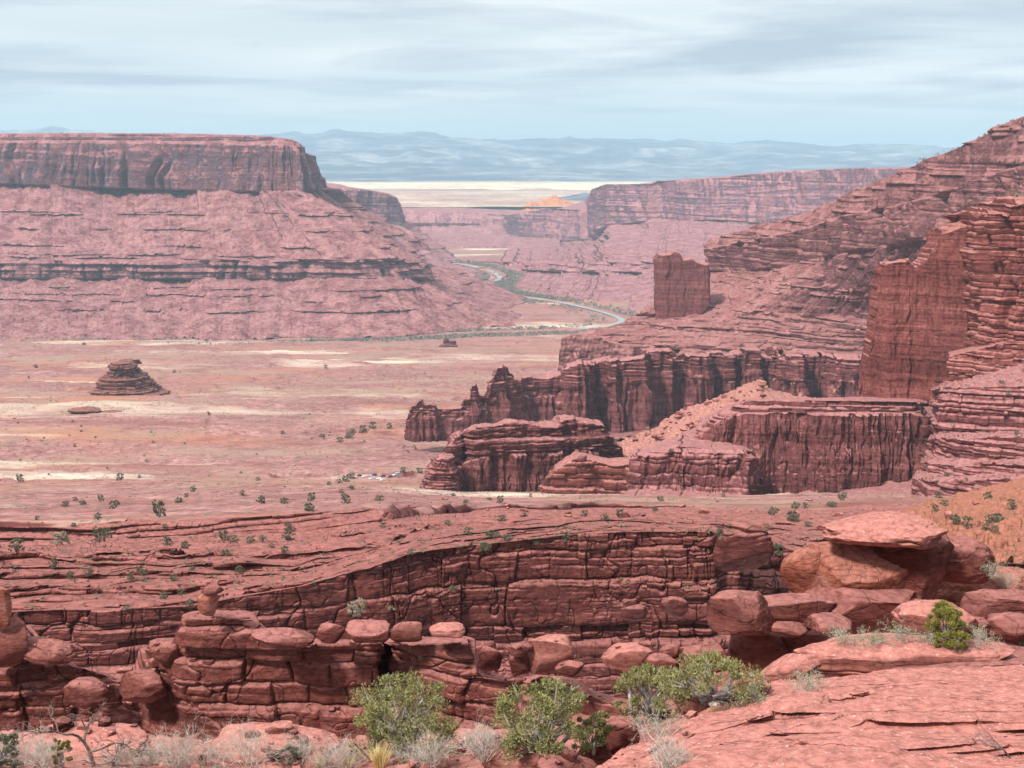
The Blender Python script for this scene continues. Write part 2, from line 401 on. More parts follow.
    sf = ramp(upn, [(soil_at[0], 0.0), (soil_at[1], 1.0)])
    col = mix(M('MULTIPLY', sf, soil_amt), col, soil)
    fn = noise(mp(1 / fine, 1 / fine, 1.6 / fine), 6, 0.7)
    col = mix(0.9, col, ramp(fn, [(0.34, (0.55, 0.52, 0.52)), (0.5, (1.0, 1.0, 1.0)), (0.66, (1.32, 1.32, 1.30))]), 'MULTIPLY')
    if lichen:
        ln = noise(mp(2.2 / fine, 2.2 / fine, 2.2 / fine, (4, 4, 4)), 5, 0.7)
        col = mix(M('MULTIPLY', ramp(ln, [(0.60, 0.0), (0.68, 1.0)]), M('MULTIPLY', sf, 0.8)), col, lichen)
    if patchy:      # long streaks of other ground: (colour, x size, y size, offset, threshold)
        for (pc, px_, py_, of_, th_) in patchy:
            pn = noise(mp(1 / px_, 1 / py_, 0, (of_, of_ * 1.7, 0)), 6, 0.62, 0.35)
            col = mix(ramp(pn, [(th_, 0.0), (th_ + 0.13, 1.0)]), col, pc)
    if fleck:
        fc, fs, amt = fleck
        vo = N('ShaderNodeTexVoronoi'); vo.inputs['Scale'].default_value = 1.0 / fs; vo.inputs['Randomness'].default_value = 1.0; L(geo.outputs['Position'], vo.inputs[0])
        fr = ramp(vo.outputs['Distance'], [(0.20, 1.0), (0.34, 0.0)])
        msk = ramp(noise(mp(1 / (fs * 14), 1 / (fs * 14), 1 / (fs * 14)), 4, 0.6), [(0.40, 0.0), (0.56, 1.0)])
        col = mix(M('MULTIPLY', M('MULTIPLY', fr, M('MULTIPLY', msk, amt)), ramp(up, [(0.7, 0.0), (0.85, 1.0)])), col, fc)
    if scarp:
        sc_ = ramp(upn, [(scarp[1], 1.0), (scarp[2], 0.0)]); col = mix(sc_, col, scarp[0])
    L(col, bs.inputs['Base Color'])
    if bump:
        b1 = noise(mp(0.35 / fine, 0.35 / fine, 1.6 / fine, (2, 2, 2)), 8, 0.68, 0.2)
        b2 = noise(mp(1.5 / fine, 1.5 / fine, 2.2 / fine), 6, 0.7)
        hh = M('ADD', b1, M('MULTIPLY', b2, 0.5))
        if crack:
            wob = N('ShaderNodeTexNoise'); wob.inputs['Scale'].default_value = 0.8 / crack; wob.inputs['Detail'].default_value = 4; L(geo.outputs['Position'], wob.inputs[0])
            va = N('ShaderNodeVectorMath'); va.operation = 'MULTIPLY_ADD'; va.inputs[1].default_value = (crack * 1.1,) * 3; L(wob.outputs['Color'], va.inputs[0]); L(geo.outputs['Position'], va.inputs[2])
            q = N('ShaderNodeMapping'); q.inputs['Scale'].default_value = (0.55 / crack, 0.55 / crack, 1.5 / crack); L(va.outputs[0], q.inputs[0])
            vc = N('ShaderNodeTexVoronoi'); vc.feature = 'DISTANCE_TO_EDGE'; vc.inputs['Scale'].default_value = 1.0; L(q.outputs[0], vc.inputs[0])
            hh = M('ADD', hh, M('MULTIPLY', ramp(vc.outputs['Distance'], [(0.0, 0.0), (0.03, 1.0)]), 0.28))
        bp = N('ShaderNodeBump'); bp.inputs['Strength'].default_value = bump; bp.inputs['Distance'].default_value = bdist or fine * 0.8
        L(hh, bp.inputs['Height']); L(bp.outputs[0], bs.inputs['Normal'])
    return m
def plain_mat(name, col, rough=0.8, var=0.25, scale=3.0, spec=0.2, metal=0.0, col2=None, two=0.0):
    m = bpy.data.materials.new(name); m.use_nodes = True; nt = m.node_tree; bs = nt.nodes['Principled BSDF']; N = nt.nodes.new; L = nt.links.new
    tc = N('ShaderNodeTexCoord'); n = N('ShaderNodeTexNoise'); n.inputs['Scale'].default_value = scale; n.inputs['Detail'].default_value = 4; L(tc.outputs['Object'], n.inputs[0])
    r = N('ShaderNodeValToRGB'); L(n.outputs[0], r.inputs[0]); e = r.color_ramp.elements; e[0].position = 0.35; e[1].position = 0.65
    c2 = col2 or tuple(c * (1 + var) for c in col); e[0].color = (*[c * (1 - var) for c in col], 1); e[1].color = (*c2, 1)
    L(r.outputs[0], bs.inputs['Base Color']); bs.inputs['Roughness'].default_value = rough; bs.inputs['Specular IOR Level'].default_value = spec; bs.inputs['Metallic'].default_value = metal
    if two:
        bs.inputs['Transmission Weight'].default_value = 0.0; bs.inputs['Subsurface Weight'].default_value = 0.0
    return m

RED = dict(dark=(0.15, 0.050, 0.038), mid=(0.29, 0.100, 0.072), light=(0.40, 0.155, 0.115), soil=(0.47, 0.215, 0.165))
M_NEAR = rock_mat("near_sandstone", (0.075, 0.021, 0.015), (0.145, 0.043, 0.031), (0.235, 0.08, 0.058), (0.37, 0.15, 0.117), band=1.2, fine=0.35, bump=0.9, bdist=0.22, crack=1.1, soil_at=(0.55, 0.95), soil_amt=0.85, blotch=((0.13, 0.06, 0.055), 3.0, 0.60), varnish=(0.17, 0.07, 0.06), streak=1.2, vamt=0.35)
M_WALL = rock_mat("ravine_sandstone", (0.055, 0.016, 0.013), (0.105, 0.031, 0.024), (0.18, 0.058, 0.043), (0.34, 0.135, 0.105), band=2.0, fine=0.7, bump=0.9, bdist=0.4, crack=2.2, soil_at=(0.55, 0.92), soil_amt=0.85, blotch=((0.12, 0.05, 0.045), 6.0, 0.60), varnish=(0.075, 0.026, 0.024), streak=2.4, vamt=0.6)
M_SLAB = rock_mat("pale_slab_sandstone", (0.13, 0.046, 0.036), (0.21, 0.074, 0.056), (0.3, 0.113, 0.087), (0.42, 0.168, 0.132), band=0.8, fine=0.22, bump=0.6, bdist=0.10, crack=1.6, soil_at=(0.60, 0.90), soil_amt=0.95, blotch=((0.20, 0.082, 0.068), 2.6, 0.53), lichen=(0.60, 0.50, 0.45))  # steep faces coloured darker than tops: shade painted in so the risers read
M_ORANGE = rock_mat("orange_sandstone", (0.155, 0.047, 0.032), (0.25, 0.08, 0.053), (0.33, 0.117, 0.083), (0.38, 0.152, 0.115), band=1.0, fine=0.25, bump=0.9, bdist=0.16, crack=0.9, blotch=((0.27, 0.11, 0.085), 2.5, 0.52))
M_BENCH = rock_mat("bench_sandstone", (0.075, 0.022, 0.018), (0.15, 0.046, 0.036), (0.24, 0.082, 0.064), (0.34, 0.132, 0.102), band=4.0, fine=1.6, bump=0.9, bdist=1.2, crack=5.0, soil_at=(0.62, 0.94), fleck=((0.16, 0.13, 0.085), 2.2, 0.7), blotch=((0.14, 0.05, 0.045), 20.0, 0.62))
M_VALLEY = rock_mat("valley_soil", (0.25, 0.105, 0.085), (0.32, 0.155, 0.128), (0.38, 0.205, 0.165), (0.400, 0.182, 0.129), band=9.0, lat=0.6, fine=6.0, bump=0.5, bdist=2.0, soil_amt=0.0, scarp=((0.13, 0.045, 0.04), 0.86, 0.97), fleck=((0.13, 0.12, 0.08), 5.5, 0.8), patchy=[((0.38, 0.165, 0.11), 420, 200, 2.0, 0.50), ((0.32, 0.20, 0.15), 350, 160, 5.0, 0.50), ((0.24, 0.092, 0.080), 260, 110, 9.0, 0.55), ((0.66, 0.54, 0.42), 620, 200, 7.0, 0.545)])
M_TOWER = rock_mat("tower_mudstone", (0.1, 0.031, 0.027), (0.185, 0.06, 0.05), (0.28, 0.104, 0.085), (0.38, 0.165, 0.132), band=7.0, fine=2.5, bump=0.9, bdist=2.0, varnish=(0.10, 0.036, 0.034), streak=3.0, vamt=0.75, soil_at=(0.55, 0.85))
M_GREAT = rock_mat("smooth_red_wall", (0.11, 0.031, 0.025), (0.2, 0.06, 0.046), (0.28, 0.094, 0.074), (0.36, 0.155, 0.125), band=14.0, fine=2.5, bump=0.8, bdist=1.6, varnish=(0.14, 0.046, 0.040), streak=2.6, vamt=0.65)
M_RIDGE = rock_mat("ridge_sandstone", (0.085, 0.031, 0.029), (0.17, 0.066, 0.056), (0.28, 0.12, 0.1), (0.37, 0.165, 0.13), band=11.0, fine=5.0, bump=0.9, bdist=5.0, varnish=(0.10, 0.04, 0.042), streak=6.0, vamt=0.7, soil_at=(0.45, 0.78), fan=((0.26, 0.10, 0.08), 18), fleck=((0.42, 0.26, 0.20), 5.0, 0.6))
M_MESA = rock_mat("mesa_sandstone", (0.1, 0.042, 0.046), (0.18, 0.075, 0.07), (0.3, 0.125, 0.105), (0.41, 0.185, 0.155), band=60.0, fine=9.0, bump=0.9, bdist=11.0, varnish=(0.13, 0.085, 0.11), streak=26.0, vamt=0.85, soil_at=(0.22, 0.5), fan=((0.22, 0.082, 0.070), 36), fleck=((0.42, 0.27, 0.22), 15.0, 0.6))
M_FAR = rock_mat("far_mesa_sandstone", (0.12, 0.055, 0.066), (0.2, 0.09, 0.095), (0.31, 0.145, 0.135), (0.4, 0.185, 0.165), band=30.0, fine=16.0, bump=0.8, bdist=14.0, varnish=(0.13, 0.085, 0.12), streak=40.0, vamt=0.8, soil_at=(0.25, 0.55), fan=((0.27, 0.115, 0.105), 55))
M_DEBRIS = rock_mat("orange_debris", (0.24, 0.094, 0.066), (0.32, 0.135, 0.096), (0.4, 0.19, 0.14), (0.37, 0.16, 0.115), band=5.0, lat=0.5, fine=1.6, bump=0.7, bdist=0.8, fleck=((0.58, 0.38, 0.29), 2.6, 0.5))
M_HILL = rock_mat("orange_hillside_soil", (0.185, 0.068, 0.043), (0.265, 0.102, 0.067), (0.33, 0.143, 0.098), (0.32, 0.127, 0.085), band=2.0, lat=0.5, fine=0.7, bump=0.7, bdist=0.3, fleck=((0.24, 0.13, 0.085), 1.1, 0.75))
M_KNOLL = rock_mat("sun_tinted_orange_rock", (0.4, 0.14, 0.055), (0.55, 0.21, 0.09), (0.66, 0.31, 0.15), (0.5, 0.2, 0.09), band=40.0, fine=25.0, bump=0.6, bdist=20.0)  # a patch of sunlight on the knolls, put into the bright orange colour
M_SOIL = rock_mat("red_foreground_soil", (0.22, 0.085, 0.062), (0.31, 0.125, 0.095), (0.38, 0.165, 0.128), (0.36, 0.15, 0.115), band=1.0, lat=0.5, fine=0.4, bump=0.8, bdist=0.12, fleck=((0.30, 0.24, 0.20), 0.35, 0.6))
M_PLAIN = rock_mat("far_plain_soil", (0.34, 0.19, 0.15), (0.46, 0.30, 0.23), (0.60, 0.50, 0.38), (0.5, 0.3, 0.2), band=900.0, lat=1.4, fine=60.0, bump=0.0, soil_amt=0.0)
M_PALE = rock_mat("pale_sun_tinted_soil", (0.56, 0.45, 0.3), (0.68, 0.57, 0.4), (0.78, 0.69, 0.52), (0.8, 0.7, 0.5), band=700.0, lat=1.0, fine=120.0, bump=0.0, soil_amt=0.0)  # sunlight on the far plain, put into this cream colour
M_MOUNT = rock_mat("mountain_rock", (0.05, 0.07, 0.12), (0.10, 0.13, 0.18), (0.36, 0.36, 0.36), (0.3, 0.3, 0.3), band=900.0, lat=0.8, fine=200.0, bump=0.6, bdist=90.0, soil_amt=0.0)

# ------------------------------------------------------------------ rock styles
L_, Rr = -190, 1214
S_CLIFF = dict(warp=(34, 380), flute=[(34, 150, 6), (20, 55, 7), (8, 20, 6)], lay=[(45, 4), (14, 2.5)], fb=[(5, 30)])
S_TALUS = dict(warp=(30, 400), gully=[(105, 250), (48, 85), (16, 30)], patch=(13, 16, 95, -0.02), fb=[(8, 90), (3.0, 18)], rock=[(5, 13, 0.55), (2.5, 6, 0.5)])
S_BAND = dict(warp=(30, 400), gully=[(45, 170)], lay=[(34, 5), (10, 3)], flute=[(22, 40, 4), (9, 14, 4)], patch=(12, 14, 130, -0.2), fb=[(5, 40)])
S_PLAT = dict(zf=[(6, 400), (2.2, 25)])
# ------------------------------------------------------------------ mountains, plain
def mountains():
    rs = np.random.RandomState(3)
    for k, (D0, D1, amp, base, seed) in enumerate(((21000, 36000, 470, -300, 5),)):
        nx, ny = 900, 150
        t = np.linspace(0, 1, ny)[:, None]; u = np.linspace(-760, 1900, nx)[None, :]
        D = D1 + (D0 - D1) * t; X = (u - CX) / F * D * 1.0; Y = D + 0 * u
        X = X + 0 * D
        crest = np.interp(u, [-760, -100, 0, 60, 140, 230, 300, 340, 380, 420, 450, 520, 560, 640, 700, 730, 770, 830, 900, 960, 1100, 1900],
                          [134, 134, 134, 131, 134, 140, 136, 133, 138, 135, 137, 142, 141, 140, 145, 147, 144, 149, 147, 151, 152, 150])
        zc = (HOR - crest) / F * D1 + 0 * t
        ridge = 1 - np.abs(fbm(X / 3600, Y / 3600, 0, 5, seed)) * 2.3
        r2 = 1 - np.abs(fbm(X / 900, Y / 1500, 3, 4, seed + 9)) * 2
        prof = np.interp(t, [0, 0.10, 0.3, 0.5, 0.8, 1.0], [0.4, 1.0, 0.66, 0.40, 0.10, 0.0])
        Z = base + (zc - base) * prof + 260 * prof * (1.05 - prof) * 2.6 * (ridge - 0.5) + 60 * (ridge - .5) * prof + 90 * prof * (r2 - 0.5)
        Z[-1] = base - 60
        P = np.stack([X, Y, Z], -1)
        tag(mesh_np("mountains", P.reshape(-1, 3), grid_faces(ny, nx), M_MOUNT), "pale blue mountain range along the horizon", "mountains", kind='structure')
        zsplat(P, 2)
mountains()
def z2py(z, D): return HOR - z / D * F   # good enough near the horizon
plain_rows = []
for D, z in ((60000, -300), (30000, -300), (19500, -300), (15300, -300), (12500, -305), (10800, -300), (9600, -300)):
    plain_rows.append([(-1500 if D > 12000 else -900, z2py(z, D), D), (CX, z2py(z, D), D), (2600 if D > 12000 else 1900, z2py(z, D), D)])
o = loft("plain", plain_rows, [M_PLAIN], dict(zf=[(14, 900)]), step=2.0, seed=4, smooth_u=False)
tag(o, "pale flat plain beyond the canyon below the mountains", "plain", kind='structure')
# sunlit band of the plain, sunlight put into its colour; a sheet slightly above
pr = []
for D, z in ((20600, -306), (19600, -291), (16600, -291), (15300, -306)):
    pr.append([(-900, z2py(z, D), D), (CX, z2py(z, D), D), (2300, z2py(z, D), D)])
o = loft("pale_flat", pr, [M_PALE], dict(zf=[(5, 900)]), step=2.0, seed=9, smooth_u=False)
tag(o, "bright cream sunlit flat in front of the blue mountains", "salt flat", kind='structure')
# orange knolls on the plain's edge
def mound(name, px, pyb, D, wpx, hpx, mat, seed, label, cat, depth=1.0, kind=None, n=120, ledge=None, pk=1.0):
    c = W(px, pyb, D); w = wpx * mpp(D) / 2; h = hpx * mpp(D)
    r = np.linspace(0, 1, n // 2)[:, None]; a = np.linspace(0, 2 * math.pi, n + 1)[None, :]
    rr = r * (1 + 0.22 * fbm(np.cos(a) * 1.6, np.sin(a) * 1.6, 0, 3, seed)); rr = rr / 1.0
    X = c[0] + np.cos(a) * rr * w; Y = c[1] + np.sin(a) * rr * w * depth
    zz = (1 - r ** pk) * h * (1 + 0.5 * fbm(X / w * 1.2, Y / w * 1.2, 0, 4, seed + 1)) + 0.10 * h * fbm(X / w * 6, Y / w * 6, 0, 3, seed + 2) * (r < 0.97)
    if ledge: zz = terrace(zz, X + Y, seed, ledge * h, 0.85, 5)
    Z = c[2] - 0.04 * h + zz
    P = np.stack([X, Y, Z], -1); zsplat(P, 2)
    return tag(mesh_np(name, P.reshape(-1, 3), grid_faces(n // 2, n + 1), mat), label, cat, kind=kind)
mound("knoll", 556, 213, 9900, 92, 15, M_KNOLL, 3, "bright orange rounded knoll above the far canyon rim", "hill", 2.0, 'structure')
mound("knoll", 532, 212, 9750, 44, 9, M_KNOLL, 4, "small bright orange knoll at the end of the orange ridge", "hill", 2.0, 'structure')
mound("knoll", 585, 203, 11500, 120, 9, M_MOUNT, 5, "dark grey low hill behind the orange knolls", "hill", 2.0, 'structure')
# ------------------------------------------------------------------ far canyon walls
o = loft("canyon_wall", [
    [(330, 203, 10900), (520, 203, 10900)],
    [(330, 209, 9100), (430, 211, 8900), (480, 213, 8800), (560, 218, 8600)],
    [(330, 226, 9000), (430, 226, 8820), (480, 226, 8740), (560, 229, 8560)],
    [(330, 233, 8800), (430, 233, 8600), (480, 233, 8500), (560, 236, 8300)],
    [(330, 237, 8500), (430, 237, 8300), (480, 237, 8200), (560, 239, 8000)],
    [(330, 246, 7450), (430, 246, 7450), (480, 246, 7450), (560, 247, 7400)],
    [(330, 249, 7420), (430, 250, 7420), (480, 250, 7420), (560, 250, 7370)],
    [(330, 264, 6250), (430, 263, 6300), (480, 262, 6350), (560, 266, 6100)]],
    [M_FAR], [S_PLAT, S_CLIFF, S_TALUS, S_BAND, S_TALUS, S_BAND, S_TALUS], step=1.0, seed=21)
tag(o, "purple stepped canyon wall far up the river", "canyon wall")
o = loft("canyon_rim", [
    [(498, 214, 9600), (560, 208, 9300), (640, 184, 8800), (720, 177, 8300), (800, 171, 8000), (900, 168, 7600), (1080, 165, 7200)],
    [(508, 214, 8700), (512, 214, 8350), (520, 212, 8250), (545, 208, 8150), (575, 210, 8000), (589, 208, 7900), (592, 188, 7450), (606, 184, 7100), (650, 184, 6900), (655, 180, 6900), (665, 181, 6850), (720, 177, 6500), (780, 171, 6200), (850, 168, 5900), (900, 168, 5700), (1060, 165, 5300)],
    [(507, 243, 8600), (512, 243, 8300), (520, 243, 8180), (545, 243, 8080), (575, 241, 7920), (588, 240, 7700), (592, 233, 7300), (606, 227, 7020), (650, 221, 6820), (665, 221, 6780), (720, 221, 6400), (780, 226, 6100), (850, 230, 5800), (900, 235, 5600), (1060, 240, 5200)],
    [(506, 262, 6100), (530, 262, 5750), (560, 262, 5550), (606, 262, 5300), (650, 262, 5150), (720, 266, 4900), (800, 272, 4700), (1060, 282, 4300)],
    [(503, 270, 6000), (530, 272, 5680), (560, 273, 5480), (606, 273, 5230), (650, 274, 5080), (720, 278, 4830), (800, 285, 4600), (1060, 293, 4250)],
    [(488, 282, 5350), (505, 288, 5100), (560, 299, 4694), (630, 310, 4408), (720, 318, 4200), (800, 324, 4050), (1060, 336, 3700)]],
    [M_FAR], [S_PLAT, S_CLIFF, S_TALUS, S_BAND, S_TALUS], step=0.8, seed=22, smooth_u=False)
tag(o, "long far mesa with a sheer cliff above the bend of the river", "mesa")
# ------------------------------------------------------------------ mesas on the left
o = loft("mesa", [
    [(250, 178, 8600), (330, 183, 8600), (350, 187, 8500), (370, 190, 8400), (390, 196, 8300), (394, 199, 8200)],
    [(250, 180, 6600), (330, 187, 6600), (360, 189, 6650), (385, 193, 6750), (394, 197, 6850), (398, 203, 7100)],
    [(250, 222, 6550), (330, 222, 6550), (360, 223, 6580), (385, 225, 6700), (399, 226, 6800), (400, 220, 7150)],
    [(250, 262, 5900), (330, 262, 5850), (370, 260, 5900), (420, 262, 6100), (445, 262, 6400), (450, 258, 6900)],
    [(250, 300, 5000), (330, 295, 5050), (400, 290, 5100), (472, 277, 5577), (486, 268, 6050), (478, 261, 6450)]],
    [M_FAR], [S_PLAT, S_CLIFF, S_TALUS, S_TALUS], px=False, step=0.8, seed=23, smooth_u=True)
tag(o, "narrow purple mesa standing behind the large mesa", "mesa")
u_ = [(L_, 134, 7000), (100, 134, 7000), (250, 134, 6900), (320, 134, 6800)]
S_MC = dict(warp=(26, 380), flute=[(34, 170, 9), (30, 62, 9), (13, 21, 7)], lay=[(60, 3), (14, 1.5)], fb=[(5, 30)])
S_RIM = dict(warp=(26, 380), lay=[(9, 6)], flute=[(14, 60, 3)], fb=[(5, 25)])

o = loft("large_mesa", [
    [(L_, 136, 7000), (0, 136, 6950), (100, 136, 6900), (200, 136, 6900), (262, 138, 6800), (285, 140, 6700), (293, 143, 6500), (294, 144, 6200), (295, 146, 6000), (296, 148, 5900)],
    [(L_, 135, 4750), (0, 134, 4620), (100, 134, 4560), (200, 135, 4520), (262, 137, 4480), (285, 139, 4470), (297, 142, 4490), (300, 146, 4560), (301, 149, 4800), (298, 151, 5300)],
    [(L_, 143, 4735), (0, 142, 4605), (100, 142, 4545), (200, 143, 4505), (262, 145, 4465), (286, 147, 4455), (299, 150, 4480), (302, 154, 4560), (303, 155, 4800), (300, 156, 5300)],
    [(L_, 184, 4710), (0, 184, 4580), (100, 188, 4520), (200, 191, 4480), (262, 192, 4440), (289, 192, 4430), (308, 191, 4450), (314, 190, 4560), (316, 188, 4800), (315, 186, 5300)],
    [(L_, 212, 4500), (0, 210, 4400), (100, 212, 4340), (200, 213, 4310), (275, 213, 4280), (320, 212, 4280), (345, 212, 4400), (347, 211, 4560), (340, 206, 4850), (338, 202, 5300)],
    [(L_, 262, 4120), (0, 262, 4070), (100, 261, 4050), (200, 261, 4020), (300, 260, 3990), (370, 259, 4010), (410, 258, 4120), (421, 260, 4400), (415, 250, 4800), (410, 240, 5200)],
    [(L_, 279, 4105), (0, 279, 4058), (100, 279, 4038), (200, 279, 4008), (302, 279, 3982), (380, 278, 4000), (422, 279, 4110), (436, 281, 4350), (430, 268, 4800), (420, 255, 5200)],
    [(L_, 346, 3480), (0, 344, 3530), (100, 343, 3540), (200, 341, 3560), (300, 338, 3620), (410, 334, 3700), (490, 329, 3840), (533, 325, 3950), (520, 300, 4650), (470, 290, 5000)]],
    [M_MESA], [S_PLAT, S_RIM, S_MC, S_TALUS, S_TALUS, S_BAND, S_TALUS], px=False, step=0.7, seed=24, smooth_u=True, blur=5)
tag(o, "large flat-topped mesa with a sheer varnished cliff above long red talus slopes", "mesa")
# ------------------------------------------------------------------ valley floor, river
vr = []
for py, D in ((238, 8400), (262, 6390), (290, 5010), (315, 4200), (330, 3800), (341, 3560), (356, 2980), (380, 2400), (410, 1930), (440, 1590), (477, 1262), (497, 1090)):
    vr.append([(-420, py, D), (CX, py, D), (1450, py, D)])
o = loft("valley_floor", vr, [M_VALLEY], [dict(zf=[(2.0, 500)])] * 5 + [dict(zpre=[(9, 260, 0.4), (4.0, 80, 0.4)], terr=(4.0, 0.9, 7), lay=[(3, 3)])] * 6, step=0.9, seed=30, smooth_u=False)
tag(o, "broad pink and sandy valley floor dotted with sagebrush", "valley floor", kind='structure')
M_WATER = plain_mat("river_water", (0.26, 0.27, 0.26), rough=0.3, var=0.1, scale=0.01, spec=0.6)
def ribbon(name, pts, width, z, mat):
    P = [W(px, py, D)[:2] for px, py, D in pts]; P = np.array(P); t = np.linspace(0, len(P) - 1, 160)
    i = np.clip(t.astype(int), 0, len(P) - 2); f = (t - i)[:, None]
    p0, p1, p2, p3 = P[np.clip(i - 1, 0, None)], P[i], P[i + 1], P[np.clip(i + 2, 0, len(P) - 1)]
    q = 0.5 * (2 * p1 + (p2 - p0) * f + (2 * p0 - 5 * p1 + 4 * p2 - p3) * f ** 2 + (3 * p1 - p0 - 3 * p2 + p3) * f ** 3)
    d = np.gradient(q, axis=0); d /= np.linalg.norm(d, axis=1, keepdims=True); nn = np.stack([-d[:, 1], d[:, 0]], 1)
    w = width * (1 + 0.35 * vn(t / 3, 0, 0, 3))[:, None] / 2
    V = np.concatenate([np.c_[q - nn * w, np.full(len(q), z)], np.c_[q, np.full(len(q), z)], np.c_[q + nn * w, np.full(len(q), z)]]).reshape(3, -1, 3)
    return mesh_np(name, V.reshape(-1, 3), grid_faces(3, len(q)), mat), q, nn
def Dz(py, z): # distance at which a level z is seen at row py
    a = PITCH + math.atan((py - CY) / F); return -z / math.tan(a)
RIV = [(-300, 352), (-100, 348), (40, 345), (120, 345), (200, 343), (300, 340), (400, 337), (470, 334), (560, 331), (600, 327), (622, 321), (600, 312), (560, 303), (520, 297), (492, 291), (486, 284), (500, 279), (492, 272), (470, 266), (440, 262)]
rz_, q_, n_ = ribbon("river", [(x, y, Dz(y, -431)) for x, y in RIV], 19, -429.0, M_WATER)
tag(rz_, "pale river winding round the foot of the mesas", "river", kind='structure')
# ------------------------------------------------------------------ the ridge on the right
S_RC = dict(warp=(14, 120), flute=[(24, 48, 6), (11, 16, 6), (4, 6, 6)], lay=[(12, 2.2), (4, 1.4)], crk=[(3, 30, 0.03)], fb=[(2, 10)])
S_RT = dict(warp=(14, 160), gully=[(14, 60), (6, 18)], patch=(5, 4.5, 26, 0.06), fb=[(6, 30), (2.2, 8)], rock=[(3.0, 9, 0.5), (1.5, 4, 0.5)])
S_RB = dict(warp=(10, 110), zpre=[(7, 90, 0.8), (3, 30, 0.8)], terr=(7.0, 0.92, 5), lay=[(6, 3.5), (2.2, 1.5)], block=[(5, 14, 1.5, 2.5, 2.0, 0.35)], fb=[(3, 25)])
S_RS = dict(warp=(10, 130), gully=[(6, 45)], patch=(8, 6, 40, 0.0), lay=[(9, 2.0)], fb=[(3, 30), (1.0, 6)], rock=[(2.5, 9, 0.55)])
o = loft("ridge", [
    [(709, 247, 2900), (800, 225, 2700), (900, 185, 2400), (1024, 125, 2100), (1300, 60, 1900)],
    [(709, 243, 2450), (715, 238, 2420), (740, 232, 2350), (757, 224, 2310), (780, 221, 2250), (805, 212, 2200), (822, 204, 2150), (852, 192, 2060), (872, 182, 2020), (900, 174, 1950), (930, 158, 1880), (955, 149, 1830), (985, 134, 1760), (1010, 120, 1710), (1022, 115, 1690), (1120, 75, 1600), (1300, 30, 1500)],
    [(705, 249, 2400), (740, 243, 2320), (780, 235, 2200), (820, 224, 2080), (860, 212, 1980), (900, 206, 1890), (940, 195, 1800), (985, 178, 1680), (1022, 165, 1600), (1120, 140, 1500), (1300, 110, 1400)],
    [(704, 271, 2385), (740, 272, 2300), (780, 268, 2185), (820, 258, 2060), (860, 250, 1960), (900, 245, 1860), (940, 236, 1770), (985, 220, 1650), (1022, 208, 1570), (1120, 190, 1470), (1300, 170, 1370)],
    [(640, 312, 2180), (660, 316, 2160), (700, 316, 2120), (780, 315, 2040), (860, 313, 1960), (960, 306, 1840), (1300, 290, 1600)],
    [(563, 337, 2080), (570, 334, 2080), (590, 335, 2070), (640, 345, 2040), (700, 350, 2000), (780, 351, 1950), (870, 352, 1890), (960, 350, 1800), (1300, 340, 1550)],
    [(561, 352, 2070), (600, 358, 2050), (640, 357, 2025), (700, 356, 1985), (780, 357, 1935), (870, 358, 1875), (960, 356, 1785), (1300, 350, 1535)],
    [(556, 400, 2055), (600, 402, 2035), (640, 403, 2010), (700, 404, 1970), (780, 405, 1920), (870, 406, 1860), (960, 408, 1770), (1300, 415, 1520)],
    [(520, 432, 1640), (600, 438, 1560), (700, 440, 1500), (780, 442, 1450), (870, 446, 1400), (960, 450, 1350), (1300, 470, 1100)]],
    [M_RIDGE], [S_RS, S_RS, S_RC, S_RT, S_RB, S_RC, S_RC, S_RT], step=0.8, seed=41, smooth_u=False, blur=6)
tag(o, "long stepped red ridge climbing to the skyline with a cliff band", "ridge")
S_TW = dict(warp=(2, 30), flute=[(5, 16, 9), (2.0, 6, 8)], lay=[(10, 0.7), (2.5, 0.5)], fb=[(0.6, 5)])
def tower(name, px, D, prof, depth, mat, label, cat, seed, style, sq=3.0, parent=None, step=0.8):
    """prof: (py, left px, right px) from the top down; a closed ring at every level"""
    rows = []; a = np.linspace(0, 2 * math.pi, 49)
    ca, sa = np.cos(a), np.sin(a); e = 2.0 / sq
    ux, uy = np.sign(ca) * np.abs(ca) ** e, np.sign(sa) * np.abs(sa) ** e
    first = True
    for py, l, r in prof:
        c = W((l + r) / 2, py, D); w = (r - l) / 2 * mpp(D); dd = depth / 2 * min(1.0, 0.35 + 0.65 * (r - l) / max(q[2] - q[1] for q in prof))
        if first:
            rows.append(np.stack([c[0] + ux * w * 0.02, c[1] + uy * dd * 0.02, np.full(49, c[2] + 0.02 * w)], -1)); first = False
        rows.append(np.stack([c[0] + ux * w, c[1] + uy * dd, np.full(49, c[2])], -1))
    rows = np.array(rows)[:, ::-1]      # wound so that outward is outward
    o = loft(name, rows, mat, style, step, seed, px=False, smooth_u=False, blur=2, world=True, parent=parent)
    return tag(o, label, cat) if label else o
fin("castle_tower", [(655, 258, 322, 2170, 2), (655.5, 257, 325, 2170, 26), (658, 254, 330, 2168, 40), (667, 254, 332, 2165, 44), (669, 254, 330, 2165, 44), (673, 251, 328, 2162, 44), (678, 252, 326, 2160, 44), (681, 259, 325, 2160, 44), (690, 258, 318, 2158, 44), (694, 261, 315, 2156, 44), (699, 263, 312, 2154, 44), (706, 264, 305, 2152, 40), (707.5, 266, 303, 2152, 20), (708, 268, 303, 2152, 2)],
    [M_TOWER], dict(warp=(1.5, 30), flute=[(6, 17, 14), (2, 6, 10)], lay=[(8, 0.9), (2.5, 0.5)], fb=[(0.8, 6)]), step=0.7, seed=44, batter=0.05, blur=3)
tag(bpy.data.objects["castle_tower"], "square castle-like rock tower with a notched top standing on the ridge slope", "rock tower")
